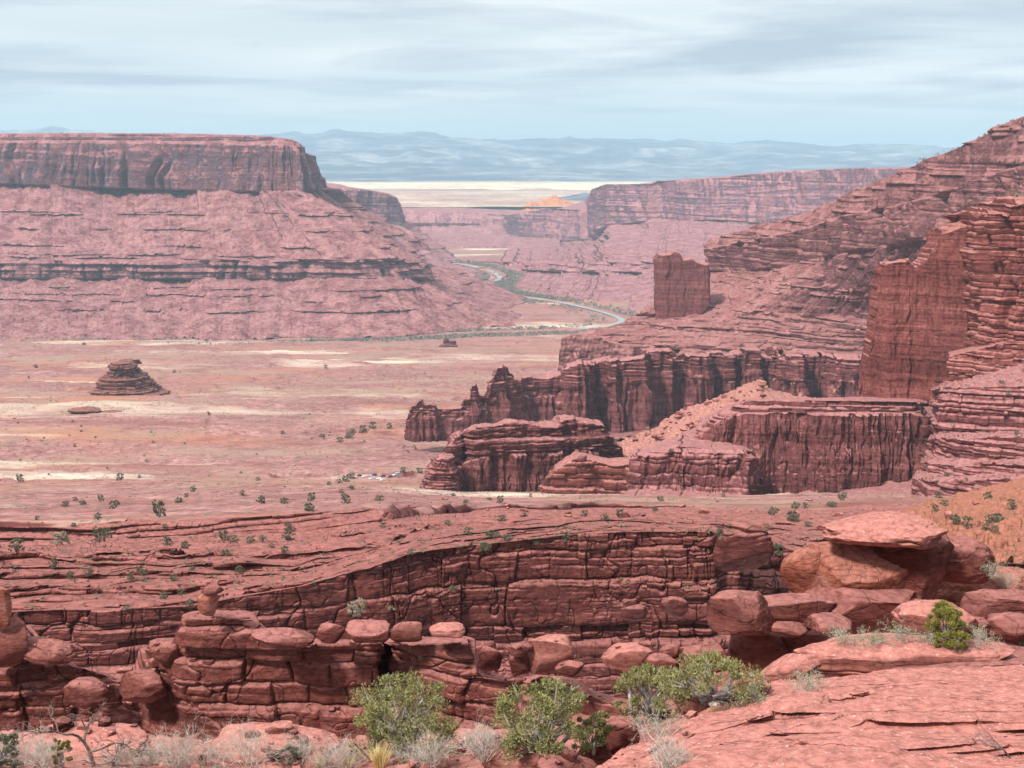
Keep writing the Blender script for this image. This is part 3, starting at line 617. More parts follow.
# fins
S_F1 = dict(warp=(5, 60), flute=[(13, 15, 10), (6, 5, 9)], lay=[(7, 0.8), (2.2, 0.5)], fb=[(1.2, 8)])
o = fin("rock_fin", [(405.5, 436, 440, 1500, 1), (406, 420, 440, 1500, 5.9), (412, 405, 441, 1500, 10.1), (416, 404, 441, 1500, 10.9), (419, 399, 441, 1500, 10.9), (423, 399, 441, 1500, 10.9), (424, 404, 441, 1500, 10.9), (435, 405, 440, 1505, 11.8), (437, 409, 440, 1508, 11.8), (458, 409, 441, 1515, 12.6), (463, 406, 441, 1520, 13.4), (464, 398, 441, 1522, 13.4), (470, 397, 441, 1525, 14.3), (472, 386, 440, 1527, 14.3), (476, 384, 440, 1530, 15.1), (479, 395, 440, 1532, 15.1), (487, 397, 440, 1535, 16.8),
    (489, 389, 440, 1537, 17.6), (494, 374, 440, 1545, 18.5), (498, 367, 440, 1550, 19.3), (503, 366, 440, 1555, 19.3), (506, 373, 440, 1560, 19.3), (514, 379, 440, 1570, 19.3), (521, 381, 438, 1580, 20.2), (523, 377, 436, 1595, 20), (545, 377, 436, 1610, 22), (560, 373, 436, 1620, 24), (566, 366.0, 438, 1606, 28), (576.5, 363.6, 438, 1602, 28), (578, 361.5, 438, 1609, 28), (581.5, 360.9, 438, 1607, 28), (583, 362.5, 438, 1621, 28), (586.5, 361.8, 438, 1619, 28), (588, 361.4, 438, 1650, 28), (594.5, 359.7, 438, 1644, 28), (596, 359.9, 438, 1654, 28), (606.5, 357.4, 438, 1652, 28), (608, 359.7, 438, 1629, 28), (618.5, 358.1, 438, 1633, 28), (620, 359.6, 438, 1643, 28), (644.5, 355.4, 438, 1641, 28), (646, 349.9, 438, 1684, 28), (670.5, 348.3, 438, 1682, 28), (672, 358.2, 438, 1699, 28), (682.5, 358.0, 438, 1699, 28), (684, 354.9, 438, 1681, 28), (708.5, 354.2, 438, 1678, 28), (710, 352.2, 438, 1714, 28), (720.5, 351.1, 438, 1708, 28), (722, 353.9, 438, 1701, 28), (732.5, 354.0, 438, 1706, 28), (734, 351.6, 438, 1722, 28), (740.5, 350.9, 438, 1722, 28), (742, 349.4, 438, 1690, 28), (758.5, 348.7, 438, 1695, 28), (760, 356.0, 438, 1706, 28), (770.5, 356.2, 438, 1705, 28), (772, 347.9, 438, 1705, 28), (775.5, 347.7, 438, 1708, 28), (777, 357.3, 438, 1678, 28), (783.5, 358.6, 438, 1676, 28), (785, 354.9, 438, 1672, 28), (788.5, 355.5, 438, 1670, 28), (790, 354.2, 438, 1670, 28), (800.5, 354.6, 438, 1666, 28), (802, 352.1, 438, 1703, 28), (818.5, 353.7, 438, 1707, 28), (820, 353.0, 438, 1673, 28), (823.5, 352.6, 438, 1674, 28), (825, 355.2, 438, 1669, 28), (831.5, 355.8, 438, 1665, 28), (833, 355.6, 438, 1656, 28), (857.5, 355.8, 438, 1652, 28), (859, 356.8, 438, 1692, 28), (869.5, 357.3, 438, 1693, 28), (871, 355.2, 438, 1685, 28), (887.5, 355.1, 438, 1679, 28), (889, 354.0, 438, 1665, 28), (895.5, 354.9, 438, 1668, 28)],
    [M_TOWER], S_F1, split=0.3, upstyle=dict(warp=(5, 60), flute=[(8, 15, 10)], lay=[(5, 2.6), (2, 1.4)], block=[(4, 9, 1.0, 1.6, 1.2, 0.3)]), step=0.7, seed=51, blur=4, capstyle=dict(zpre=[(4.5, 20, 1.0)], terr=(2.6, 0.9, 5), lay=[(3, 2)], zf=[(0.8, 5)]))
tag(o, "thin red rock fin with turrets above the valley floor", "rock fin")
S_F2 = dict(warp=(3, 40), flute=[(11, 11, 14), (4.5, 3.6, 12)], lay=[(5, 0.5), (1.6, 0.35)], fb=[(0.8, 5)])
S_F2U = dict(warp=(3, 40), flute=[(4, 11, 12)], lay=[(4, 2.2), (1.5, 1.3)], block=[(3.0, 6, 0.8, 1.4, 1.0, 0.3)], fb=[(0.8, 5)])
o = fin("fluted_fin", [(449, 452, 512, 955, 1), (449.5, 446, 513, 955, 5.9), (452, 441, 514, 955, 10.9), (458, 434, 512, 960, 14.3), (464, 430, 508, 972, 16), (469, 428, 512, 962, 16.8), (474, 426, 512, 958, 17.6), (490, 424, 507, 962, 19.3), (520, 422, 500, 970, 20.2), (555, 423, 497, 980, 21), (560, 417, 497, 982, 21), (590, 420, 498, 990, 21), (603, 422, 498, 994, 21), (606, 432, 498, 996, 19.3), (612, 434, 498, 998, 18.5), (615, 441, 498, 1000, 16.8), (621, 444, 499, 1002, 15.1), (624, 456, 499, 1004, 12.6), (636, 460, 499, 1008, 10.9), (650, 466, 500, 1010, 8.4)],
    [M_TOWER], S_F2, step=0.65, seed=61, blur=4, batter=0.05, split=0.36, upstyle=S_F2U, capstyle=dict(zpre=[(4.5, 20, 1.0)], terr=(2.6, 0.9, 5), lay=[(3, 2)], zf=[(0.8, 5)]))
tag(o, "fluted red rock fin with tall columns and a dark alcove at one end", "rock fin")
S_BUT = dict(warp=(2, 30), lay=[(4, 1.5), (1.5, 0.9)], block=[(2.6, 5, 1.0, 1.4, 1.4, 0.35)], fb=[(1.5, 8)])
tower("rock_buttress", 436, 935, [(455, 441, 450), (462, 433, 452), (475, 426, 455), (495, 421, 456), (518, 418, 458)], 28, [M_TOWER], "crumbling stepped buttress at the end of the fluted fin", "rock buttress", 63, S_BUT)
S_LOW = dict(warp=(3, 30), block=[(4, 8, 1.0, 2.0, 1.8, 0.4), (1.5, 3, 0.3, 0.5, 0.4, 0.4)], fb=[(1.0, 8)])
o = fin("low_red_wall", [(541, 487, 492, 925, 1), (545, 480, 492, 925, 12), (555, 468, 492, 925, 18), (575, 455, 492, 925, 22), (590, 457, 492, 925, 22), (610, 462, 492, 920, 24), (640, 460, 494, 915, 26)], [M_GREAT], S_LOW, step=0.7, seed=65)
tag(o, "low bright red knobbly wall at the foot of the fluted fin", "rock wall")
# debris slope
o = loft("debris_slope", [
    [(600, 446, 1260), (640, 436, 1270), (680, 414, 1290), (715, 399, 1300), (740, 387, 1310), (760, 382, 1310), (785, 394, 1310), (900, 408, 1300)],
    [(600, 448, 1220), (640, 438, 1230), (680, 416, 1240), (715, 401, 1250), (740, 389, 1260), (760, 383, 1250), (785, 396, 1240), (900, 410, 1240)],
    [(600, 470, 1010), (640, 465, 1010), (680, 462, 1000), (715, 460, 990), (760, 458, 980), (800, 455, 980), (900, 460, 980)]],
    [M_DEBRIS], dict(warp=(6, 60), gully=[(4, 30)], fb=[(2, 12), (0.8, 3)], rock=[(3.0, 7, 0.45), (1.6, 3, 0.4)], zf=[(1.0, 6)]), step=0.8, seed=67)
tag(o, "light orange debris slope between the fluted fin and the long wall", "debris slope")
# great wall
S_G = dict(warp=(6, 70), flute=[(6.0, 24, 14), (3.2, 6, 14), (1.3, 2.4, 12)], lay=[(14, 1.3), (4, 0.6), (1.4, 0.35)], fb=[(0.8, 6)])
S_GD = dict(warp=(6, 70), flute=[(9, 16, 9), (2.5, 5, 9)], lay=[(7, 2.4), (2, 1.2)], block=[(5, 8, 0.8, 1.6, 1.4, 0.35)], fb=[(1.2, 6)])
o = fin("great_wall", [(859, 396, 402, 1000, 1), (860, 380, 402, 998, 9), (866, 352, 402, 992, 18), (872, 325, 402, 988, 22.5), (877, 290, 402, 984, 22.5), (880, 266, 402, 980, 22.5), (884, 262, 402, 976, 22.5), (905, 261, 402, 972, 23.4), (908, 266, 402, 972, 23.4), (912, 268, 402, 970, 24.3), (924, 258, 402, 966, 25.2), (930, 248, 402, 962, 26.1), (936, 232, 402, 960, 27), (960, 224, 404, 952, 28.8), (972, 222, 404, 950, 28.8)],
    [M_GREAT], S_G, step=0.6, seed=71, blur=3, batter=0.04, capstyle=dict(zpre=[(4.5, 20, 1.0)], terr=(2.6, 0.9, 5), lay=[(3, 2)], zf=[(0.8, 5)]))
tag(o, "tall smooth red rock wall with faint vertical streaks", "rock wall")
o = fin("fractured_wall", [(966, 226, 404, 948, 4), (968, 216, 404, 935, 50), (976, 211, 404, 925, 60), (990, 213, 404, 920, 64), (997, 203, 404, 915, 66), (1005, 201, 404, 912, 66), (1024, 204, 404, 905, 70), (1060, 195, 404, 890, 80), (1160, 185, 404, 850, 90), (1300, 180, 404, 800, 90)],
    [M_GREAT], S_GD, step=0.6, seed=72, blur=3, batter=0.05, capstyle=dict(zpre=[(4.5, 20, 1.0)], terr=(2.6, 0.9, 5), lay=[(3, 2)], zf=[(0.8, 5)]))
tag(o, "dark fractured red cliff with deep clefts beside the smooth wall", "rock wall")
S_GP = dict(warp=(4, 40), flute=[(4, 9, 8), (1.5, 3, 8)], lay=[(4, 1.2)], block=[(3, 5, 0.6, 1.2, 1.0, 0.35)], fb=[(1, 5)])
o = loft("stepped_apron", [
    [(948, 352, 935), (1000, 340, 900), (1200, 335, 850)],
    [(950, 356, 905), (1000, 344, 880), (1200, 340, 820)],
    [(945, 398, 890), (1000, 396, 866), (1200, 396, 800)],
    [(935, 402, 860), (1000, 402, 830), (1200, 402, 770)]], [M_GREAT], [None, S_GP, S_GP], step=0.7, seed=73)
tag(o, "fluted red apron at the foot of the fractured cliff", "rock wall")
# long wall
S_W = dict(warp=(5, 40), flute=[(12, 12, 12), (6, 4.2, 11), (2.0, 1.8, 8)], lay=[(6, 0.8), (1.8, 0.3)], fb=[(0.8, 5)])
S_WT = dict(warp=(5, 40), terr=(3.0, 0.8, 4), lay=[(2.5, 1.8)], block=[(2.2, 9, 0.8, 1.2, 1.2, 0.3)], fb=[(1, 8)])
o = loft("long_wall", [
    [(690, 428, 990), (720, 408, 1010), (745, 398, 1020), (860, 396, 1000), (918, 398, 980), (925, 400, 960)],
    [(668, 443, 905), (690, 433, 900), (722, 410, 895), (745, 400, 890), (800, 400, 885), (860, 401, 882), (916, 401, 880), (922, 402, 885), (925, 403, 905)],
    [(664, 447, 900), (690, 440, 893), (722, 419, 888), (745, 412, 884), (800, 413, 879), (860, 414, 876), (916, 414, 874), (923, 415, 880), (927, 415, 905)],
    [(660, 500, 880), (690, 500, 875), (722, 500, 870), (760, 500, 868), (800, 493, 866), (860, 488, 865), (916, 480, 865), (926, 480, 873), (930, 480, 900)],
    [(655, 512, 820), (690, 512, 820), (760, 512, 815), (860, 502, 810), (930, 495, 830)]],
    [M_TOWER], [S_WT, S_WT, S_W, dict(fb=[(2, 20)], zf=[(1.5, 12)])], step=0.65, seed=75, blur=4, smooth_u=False)
tag(o, "long fluted red wall with a pale cap ledge", "rock wall")
o = loft("lower_ledge_wall", [
    [(632, 451, 900), (680, 436, 905), (700, 436, 905), (745, 445, 900), (752, 452, 885)],
    [(628, 456, 850), (640, 452, 840), (680, 447, 838), (715, 449, 836), (745, 450, 835), (750, 452, 840), (753, 454, 862)],
    [(630, 459, 846), (640, 456, 836), (680, 452, 834), (715, 454, 832), (745, 454, 831), (750, 456, 836), (755, 458, 860)],
    [(628, 490, 835), (640, 490, 828), (680, 492, 824), (715, 494, 822), (745, 495, 820), (752, 496, 828), (757, 497, 855)],
    [(620, 502, 760), (680, 505, 760), (750, 508, 760)]],
    [M_TOWER], [dict(warp=(3, 20), zf=[(2, 14)]), dict(warp=(3, 20), block=[(2, 7, 0.6, 1, 1, 0.4)]), dict(warp=(3, 20), flute=[(4.5, 8, 5), (1.6, 3, 5)], lay=[(4, 1.0)], block=[(6, 5, 0.4, 1.2, 1.2, 0.4)], fb=[(0.8, 4)]), dict(zf=[(1.5, 12)])], step=0.65, seed=76, blur=4)
tag(o, "lower red wall with a wavy pale ledge stepping out in front of the long wall", "rock wall")
for k_, (px_, yt, yb, w0, w1, D_, lb_) in enumerate([(833, 446, 492, 3, 9, 852, "tall thin column standing before the long wall"), (762, 478, 500, 4, 8, 856, "short stubby spire at the foot of the long wall"), (774, 484, 500, 3, 7, 852, "smallest spire, just beside the stubby one"), (795, 474, 498, 4, 9, 852, "pointed spire between the stubby spires and the tall thin column"), (822, 476, 494, 4, 9, 850, "low spire touching the tall thin column"), (514, 420, 432, 3, 7, 1020, "lone little hoodoo peeping over the fluted fin")]):
    m_ = (yt + yb) / 2
    tower("rock_spire", px_, D_, [(yt, px_ - w0 / 2, px_ + w0 / 2), (yt + 3, px_ - w0 * .75, px_ + w0 * .75), (m_, px_ - (w0 + w1) / 3.6, px_ + (w0 + w1) / 3.6), (yb, px_ - w1 / 2, px_ + w1 / 2)], w1 * mpp(D_) * 1.1, [M_TOWER], lb_, "rock spire", 400 + k_, dict(warp=(0.5, 8), lay=[(3, 0.5), (1, 0.3)], flute=[(0.7, 3, 6)]), sq=2.4, step=0.5)
# stepped block at the right
S_X = dict(warp=(4, 30), lay=[(4, 2.2), (1.3, 1.0)], block=[(3.4, 7, 1.0, 1.6, 1.5, 0.4)], fb=[(0.9, 6)])
S_XT = dict(warp=(4, 30), fb=[(1, 8)], zf=[(1.5, 10)], rock=[(1.4, 3.5, 0.4)])
o = loft("stepped_block", [
    [(940, 386, 850), (1020, 366, 860), (1200, 350, 860)],
    [(929, 391, 770), (934, 389, 755), (960, 388, 748), (1020, 386, 742), (1200, 384, 700)],
    [(929, 398, 766), (935, 398, 750), (960, 398, 743), (1020, 398, 736), (1200, 398, 695)],
    [(926, 433, 760), (935, 432, 742), (960, 434, 735), (1020, 432, 728), (1200, 430, 685)],
    [(924, 440, 745), (934, 438, 722), (960, 438, 705), (1020, 437, 690), (1200, 436, 650)],
    [(924, 456, 742), (932, 458, 718), (960, 459, 700), (1020, 458, 685), (1200, 456, 645)],
    [(918, 462, 730), (928, 464, 705), (960, 466, 690), (1020, 464, 670), (1200, 462, 630)],
    [(916, 470, 728), (926, 474, 702), (960, 476, 686), (1020, 475, 666), (1200, 472, 625)],
    [(908, 478, 705), (925, 481, 680), (960, 482, 665), (1020, 480, 645), (1200, 478, 600)],
    [(906, 494, 700), (925, 497, 675), (960, 498, 660), (1020, 496, 640), (1200, 494, 590)],
    [(895, 506, 640), (925, 508, 620), (960, 508, 610), (1200, 506, 560)]],
    [M_TOWER], [S_XT, S_X, S_X, S_XT, S_X, S_XT, S_X, S_XT, S_X, S_XT], step=0.65, seed=77, blur=4)
tag(o, "stepped red rock block with pale ledges below the fractured cliff", "rock block")
# ------------------------------------------------------------------ benches and the ravine wall
S_B1 = dict(zpre=[(0.8, 34, 0.5), (0.5, 12, 0.5)], block=[(0.8, 7, 0.9, 0.7, 0.6, 0.25), (0.35, 3, 0.3, 0.2, 0.2, 0.4)], warp=(7, 32), fb=[(1.0, 7)], zf=[(0.10, 1.5)])
S_B2 = dict(zpre=[(1.8, 60, 0.4), (1.2, 24, 0.4)], terr=(1.2, 0.92, 7), block=[(1.6, 12, 1.3, 1.1, 0.9, 0.25), (0.6, 6, 0.5, 0.3, 0.3, 0.4)], warp=(12, 60), fb=[(1.6, 12)], zf=[(0.2, 4)])
S_SC = dict(warp=(22, 60), zpre=[(3.5, 45, 0.6)], lay=[(3.0, 2.0), (1.1, 1.0)], block=[(2.6, 10, 1.6, 2.0, 1.8, 0.35)], fb=[(1.5, 12)])
S_SOIL = dict(zpre=[(5, 130, 1.0)], zf=[(0.7, 14)], warp=(8, 90), terr=(4.0, 0.6, 6))
S_RW = dict(warp=(1.6, 20), block=[(3.0, 7.5, 0.5, 0.45, 0.5, 0.12, 0.0, 0.3), (1.1, 4.0, 0.22, 0.28, 0.24, 0.2), (0.4, 1.6, 0.06, 0.08, 0.05, 0.4)], crk=[(0.5, 9, 0.012), (0.25, 4, 0.015)], fb=[(0.9, 6), (0.30, 1.5)])
S_LW = dict(warp=(2.0, 18), terr=(1.2, 0.5, 4), block=[(1.7, 6, 0.6, 0.6, 0.5, 0.35), (0.7, 2.4, 0.2, 0.22, 0.22, 0.45)], fb=[(0.35, 4), (0.1, 1.0)])
S_BL = dict(warp=(3.0, 18), zpre=[(0.45, 12, 0.5), (0.25, 4.5, 0.5)], block=[(0.45, 3.4, 0.5, 0.45, 0.35, 0.3), (0.18, 1.4, 0.14, 0.1, 0.08, 0.45)], fb=[(0.5, 4), (0.12, 1)], zf=[(0.05, 0.8)])
bx = (-190, 0, 190, 300, 385, 412, 470, 600, 712, 722, 800, 920, 1200)
def brow(*a): return [(x, *q) for x, q in zip(bx, a)]
far = [
    brow((486, 1340), (484, 1330), (482, 1320), (480, 1310), (478, 1300), (477, 1290), (480, 1250), (490, 1100), (490, 1050), (490, 1050), (488, 1040), (486, 1000), (480, 950)),
    brow((484, 1150), (482, 1150), (480, 1150), (479, 1150), (480, 1150), (482, 1130), (490, 1020), (494, 900), (496, 860), (496, 860), (494, 840), (492, 800), (486, 760)),
    brow((512, 620), (508, 620), (504, 620), (500, 620), (499, 640), (500, 660), (504, 690), (500, 720), (500, 700), (500, 700), (500, 680), (498, 640), (492, 600)),
    brow((524, 430), (522, 430), (521, 440), (516, 450), (512, 470), (513, 500), (510, 560), (507, 600), (508, 580), (508, 580), (508, 560), (506, 520), (500, 480)),
    brow((547, 424), (545, 424), (542, 434), (534, 443), (524, 461), (518, 495), (513, 550), (510, 590), (511, 575), (511, 575), (512, 550), (510, 510), (506, 475))]
# steps of the benches, near to far: tops and distances at every column
TY = [(616, 612, 606, 586, 562, 553, 546, 531, 531, 535, 548, 560, 560), (602, 598, 594, 578, 556, 548, 538, 528, 528, 532, 540, 548, 548), (589, 585, 580, 570, 551, 543, 534, 525, 526, 529, 535, 540, 540), (574, 570, 567, 561, 546, 539, 531, 522, 523, 525, 530, 533, 533),
      (564, 561, 559, 553, 541, 534, 528, 519, 520, 521, 525, 527, 527), (556, 554, 552, 546, 536, 529, 524, 517, 517, 518, 520, 521, 521), (551, 549, 546, 540, 532, 525, 520, 514, 514, 515, 516, 516, 514)]
TD = [(130, 130, 132, 135, 138, 140, 143, 146, 147, 150, 150, 150, 150), (138, 138, 140, 144, 150, 153, 157, 160, 162, 165, 165, 165, 165), (150, 150, 152, 157, 164, 168, 172, 176, 178, 180, 180, 180, 180), (165, 165, 168, 174, 182, 188, 194, 200, 202, 204, 204, 204, 204),
      (190, 190, 194, 200, 208, 215, 225, 235, 238, 240, 240, 240, 240), (220, 220, 224, 230, 240, 254, 275, 288, 290, 292, 292, 290, 285), (275, 275, 280, 290, 300, 320, 350, 370, 370, 370, 370, 360, 350)]
rows = list(far)
xf = np.arange(-190, 1201, 11.0)      # finer columns, so that the ledges wander, pinch out and part again
def refine(r):
    r = np.array(r, float); return [(x, np.interp(x, r[:, 0], r[:, 1]), np.interp(x, r[:, 0], r[:, 2])) for x in xf]
TY = np.array([np.interp(xf, bx, t) for t in TY]); TD = np.array([np.exp(np.interp(xf, bx, np.log(t))) for t in TD])
ty, td = [TY[0]], [TD[0]]
for k in range(1, 7):
    for f in ((0.5, 1.0) if k < 5 else (1.0,)):
        ty.append(TY[k - 1] * (1 - f) + TY[k] * f); td.append(TD[k - 1] ** (1 - f) * TD[k] ** f)
ty, td = np.array(ty), np.array(td)
for k in range(1, len(ty)):
    gap = TY[0] - TY[6]; wn = fbm(xf / 75.0, k * 7.3, 0, 3, 55) * 0.16 * gap; ty[k] += wn * np.clip((TY[0] - ty[k]) / (0.25 * gap + 1), 0, 1)
    td[k] *= 1 + 0.035 * fbm(xf / 60.0, k * 5.1, 0, 3, 56)
    ty[k] = np.minimum(ty[k], ty[k - 1] - 0.35); td[k] = np.maximum(td[k], td[k - 1] * 1.012)
rows = [refine(r) for r in rows]
for k in range(len(ty) - 1, -1, -1):
    rows.append([(x, y, d) for x, y, d in zip(xf, ty[k], td[k])])
    if k:
        rf = 0.70 + 0.3 * fbm(xf / 50.0, k * 3.7, 0, 2, 57)      # how much of each step is riser, the rest is a sandy tread
        rows.append([(x, yn - (1 - r_) * (yn - y), d * 0.9995) for x, y, yn, d, r_ in zip(xf, ty[k], ty[k - 1], td[k], rf)])
NST = len(ty)
rows.append(refine(brow((640, 129.6), (636, 129.6), (634, 131.6), (626, 134.5), (612, 137.4), (606, 139.3), (600, 142), (590, 144), (590, 145), (592, 147), (594, 147), (596, 147), (596, 147))))
rows.append(refine(brow((666, 128.8), (663, 128.8), (662, 131), (664, 134), (668, 136.6), (670, 138.5), (662, 141), (650, 142), (650, 143), (650, 144), (650, 144), (650, 144), (650, 144))))
rows.append(refine(brow((704, 124), (702, 124), (704, 126), (706, 129), (712, 131), (716, 133.5), (718, 136), (718, 138), (718, 139), (718, 139), (718, 139), (718, 139), (718, 139))))
ns = 2 * (NST - 1)
sg = [S_SOIL, S_SOIL, S_SOIL, S_SC, S_B2] + [S_B2] * 4 + [S_B1] * (ns - 14) + [S_BL] * 10 + [S_RW] * 3
mg = [2, 2, 2] + [1] * (len(sg) - 6) + [0] * 3
assert len(sg) == len(rows) - 1, (len(sg), len(rows))
o = loft("ravine_benches", rows, [M_WALL, M_BENCH, M_VALLEY], sg, matseg=mg, step=0.58, seed=91, blur=5, hdir=(0, -1), smooth_u=True)
benches = o
tag(o, "layered red sandstone benches and ravine wall", "sandstone benches", kind='structure')

# ------------------------------------------------------------------ the near cliff and the foreground ground
S_NC = dict(warp=(0.9, 8), block=[(1.5, 3.0, 0.35, 0.40, 0.42, 0.2, 0.0, 0.25), (0.55, 1.9, 0.07, 0.12, 0.08, 0.25)], crk=[(0.3, 4.0, 0.012), (0.12, 1.6, 0.015)], fb=[(0.5, 2.6), (0.18, 0.8)])
S_NT = dict(warp=(1.2, 9), terr=(0.5, 0.8, 4), block=[(0.6, 2.4, 0.3, 0.3, 0.3, 0.45)], zf=[(0.25, 3), (0.06, 0.7)])
top = [(-190, 628), (-60, 624), (0, 622), (16, 624), (20, 640), (44, 648), (70, 662), (104, 672), (112, 678), (141, 678), (147, 645), (186, 640), (190, 622), (196, 613), (236, 614), (243, 622), (258, 634), (320, 642), (376, 640), (382, 640), (389, 640), (465, 640), (472, 664), (478, 672), (506, 676), (540, 676), (562, 680), (584, 694), (606, 700), (640, 702), (740, 700)]
def nd(px): return float(np.interp(px, [-190, 0, 140, 190, 376, 380, 386, 390, 470, 560, 610, 740], [76, 75, 76, 72.5, 71.5, 75.5, 75.5, 71.5, 70, 67, 66, 62]))
rowsn = [[(x, y + 2, nd(x) + 16) for x, y in top], [(x, y, nd(x) + 3.0) for x, y in top], [(x, y + 1.5, nd(x)) for x, y in top],
         [(x, min(max(y + 26, 668), 716), nd(x) - 0.3) for x, y in top], [(x, 722, nd(x) - 0.9) for x, y in top], [(x, 752, nd(x) - 1.6) for x, y in top], [(x, 775, nd(x) - 8) for x, y in top]]
rowsn[0] = [(x, y + 26, nd(x) + 16) for x, y in top]
o = loft("near_cliff", rowsn, [M_NEAR], [S_NT, S_NT, S_NC, S_NC, S_NC, S_NT], step=0.55, seed=101, smooth_u=False, blur=3)
tag(o, "near cliff of rounded red blocks split by dark cracks", "cliff", kind='structure')
# orange hillside at the right, behind the capped rock
S_HS = dict(zf=[(2.0, 22), (0.5, 4), (0.16, 1.0)], rock=[(0.7, 2.0, 0.5), (0.35, 0.9, 0.45)])
o = loft("hillside", [
    [(860, 530, 400), (930, 506, 400), (1024, 484, 400), (1250, 450, 400)],
    [(860, 532, 330), (930, 504, 330), (1024, 483, 330), (1250, 452, 330)],
    [(850, 540, 250), (900, 522, 240), (960, 518, 230), (1024, 512, 225), (1250, 490, 220)],
    [(830, 570, 130), (920, 570, 120), (1024, 565, 115), (1250, 560, 112)]],
    [M_HILL], S_HS, step=0.7, seed=103)
tag(o, "orange gravelly hillside with scattered dark shrubs", "hillside", kind='structure')
# ground under the big rocks at the right and the pale slab in front
S_GT = dict(zf=[(0.3, 4), (0.08, 0.7)], terr=(0.3, 0.6, 4))
o = loft("rocky_terrace", [
    [(640, 690, 66), (760, 668, 66), (900, 640, 66), (1250, 600, 66)],
    [(640, 690, 56), (760, 664, 56), (900, 618, 56), (980, 598, 56), (1250, 580, 56)],
    [(630, 694, 49), (760, 672, 49), (800, 655, 49), (900, 640, 49), (1250, 620, 49)],
    [(620, 712, 42), (700, 700, 42), (760, 680, 42), (900, 646, 42), (1250, 640, 42)],
    [(600, 745, 35), (700, 715, 35), (760, 692, 35.5), (900, 668, 36), (1250, 664, 36)],
    [(590, 775, 31), (700, 740, 31.5), (1250, 690, 33)]],
    [M_NEAR], S_GT, step=0.7, seed=104)
tag(o, "red rocky ground beneath the boulders", "ground", kind='structure')
S_SL = dict(warp=(1.1, 4.5), zpre=[(0.16, 5.0, 0.35), (0.05, 1.2, 0.4)], terr=(0.13, 0.9, 6), block=[(0.20, 3.2, 0.16, 0.14, 0.08, 0.3)], lay=[(0.24, 0.20), (0.09, 0.07)], zf=[(0.10, 3.0), (0.012, 0.25)], crk=[(0.12, 3.0, 0.01)])
o = loft("foreground_slab", [
    [(592, 790, 28), (615, 780, 29), (640, 762, 31), (668, 742, 33), (700, 730, 34.5), (750, 712, 36), (800, 700, 37), (850, 692, 37.5), (880, 688, 38), (1024, 686, 38.5), (1280, 682, 39)],
    [(594, 770, 25), (615, 757, 26.5), (640, 742, 28.5), (668, 724, 30), (700, 710, 31.5), (750, 692, 33), (800, 681, 34), (850, 672, 34.5), (880, 669, 35), (1024, 667, 35.5), (1280, 664, 36)],
    [(592, 773, 24.4), (640, 747, 27.4), (700, 716, 29.8), (800, 692, 31), (900, 682, 31.8), (1024, 680, 32.2), (1280, 680, 32.4)],
    [(592, 774, 24.3), (640, 748, 27.3), (700, 719, 29.6), (800, 699, 30.8), (900, 686, 31.6), (1024, 683, 32.0), (1280, 682, 32.3)],
    [(590, 779, 23.4), (640, 754, 26), (700, 729, 27.2), (800, 711, 27.8), (900, 703, 28), (1024, 706, 28), (1280, 706, 28)],
    [(590, 782, 23.3), (640, 757, 25.9), (700, 735, 27.1), (800, 722, 27.6), (900, 713, 27.8), (1024, 709, 27.9), (1280, 708, 27.9)],
    [(586, 790, 22), (640, 764, 24.2), (700, 741, 24.9), (800, 730, 25.1), (900, 722, 25.3), (1024, 724, 25.3), (1280, 724, 25.3)],
    [(586, 792, 21.9), (640, 767, 24.1), (700, 744, 24.8), (800, 734, 25.0), (900, 731, 25.1), (1024, 737, 25.1), (1280, 738, 25.1)],
    [(582, 806, 20), (640, 780, 21.6), (700, 755, 22), (800, 748, 22), (900, 745, 22.2), (1024, 748, 22.3), (1280, 748, 22.3)],
    [(582, 808, 19.9), (640, 782, 21.5), (700, 758, 21.9), (800, 753, 21.9), (900, 755, 22.0), (1024, 760, 22.1), (1280, 760, 22.1)],
    [(570, 870, 15), (1280, 800, 17)],
    [(570, 960, 11), (1280, 900, 13)]],
    [M_SLAB], S_SL, step=0.5, seed=105, smooth_u=False, hdir=(0, -1))
tag(o, "broad pale pink sandstone slab with thin cracks", "rock slab", kind='structure')
S_GL = dict(zf=[(0.30, 4), (0.10, 0.8), (0.03, 0.2)], rock=[(0.25, 0.8, 0.5), (0.12, 0.35, 0.5)])
o = loft("foreground_ledge", [
    [(-220, 760, 52), (300, 760, 52), (640, 758, 50)],
    [(-220, 742, 43), (130, 740, 43), (300, 744, 43), (420, 738, 42), (640, 728, 41)],
    [(-220, 756, 37), (300, 757, 37), (480, 752, 36), (640, 745, 36)],
    [(-220, 782, 30), (640, 782, 30)], [(-220, 880, 22), (640, 880, 22)]],
    [M_SOIL], S_GL, step=0.6, seed=106)
tag(o, "red soil ledge with brush in front of the near cliff", "ground", kind='structure')
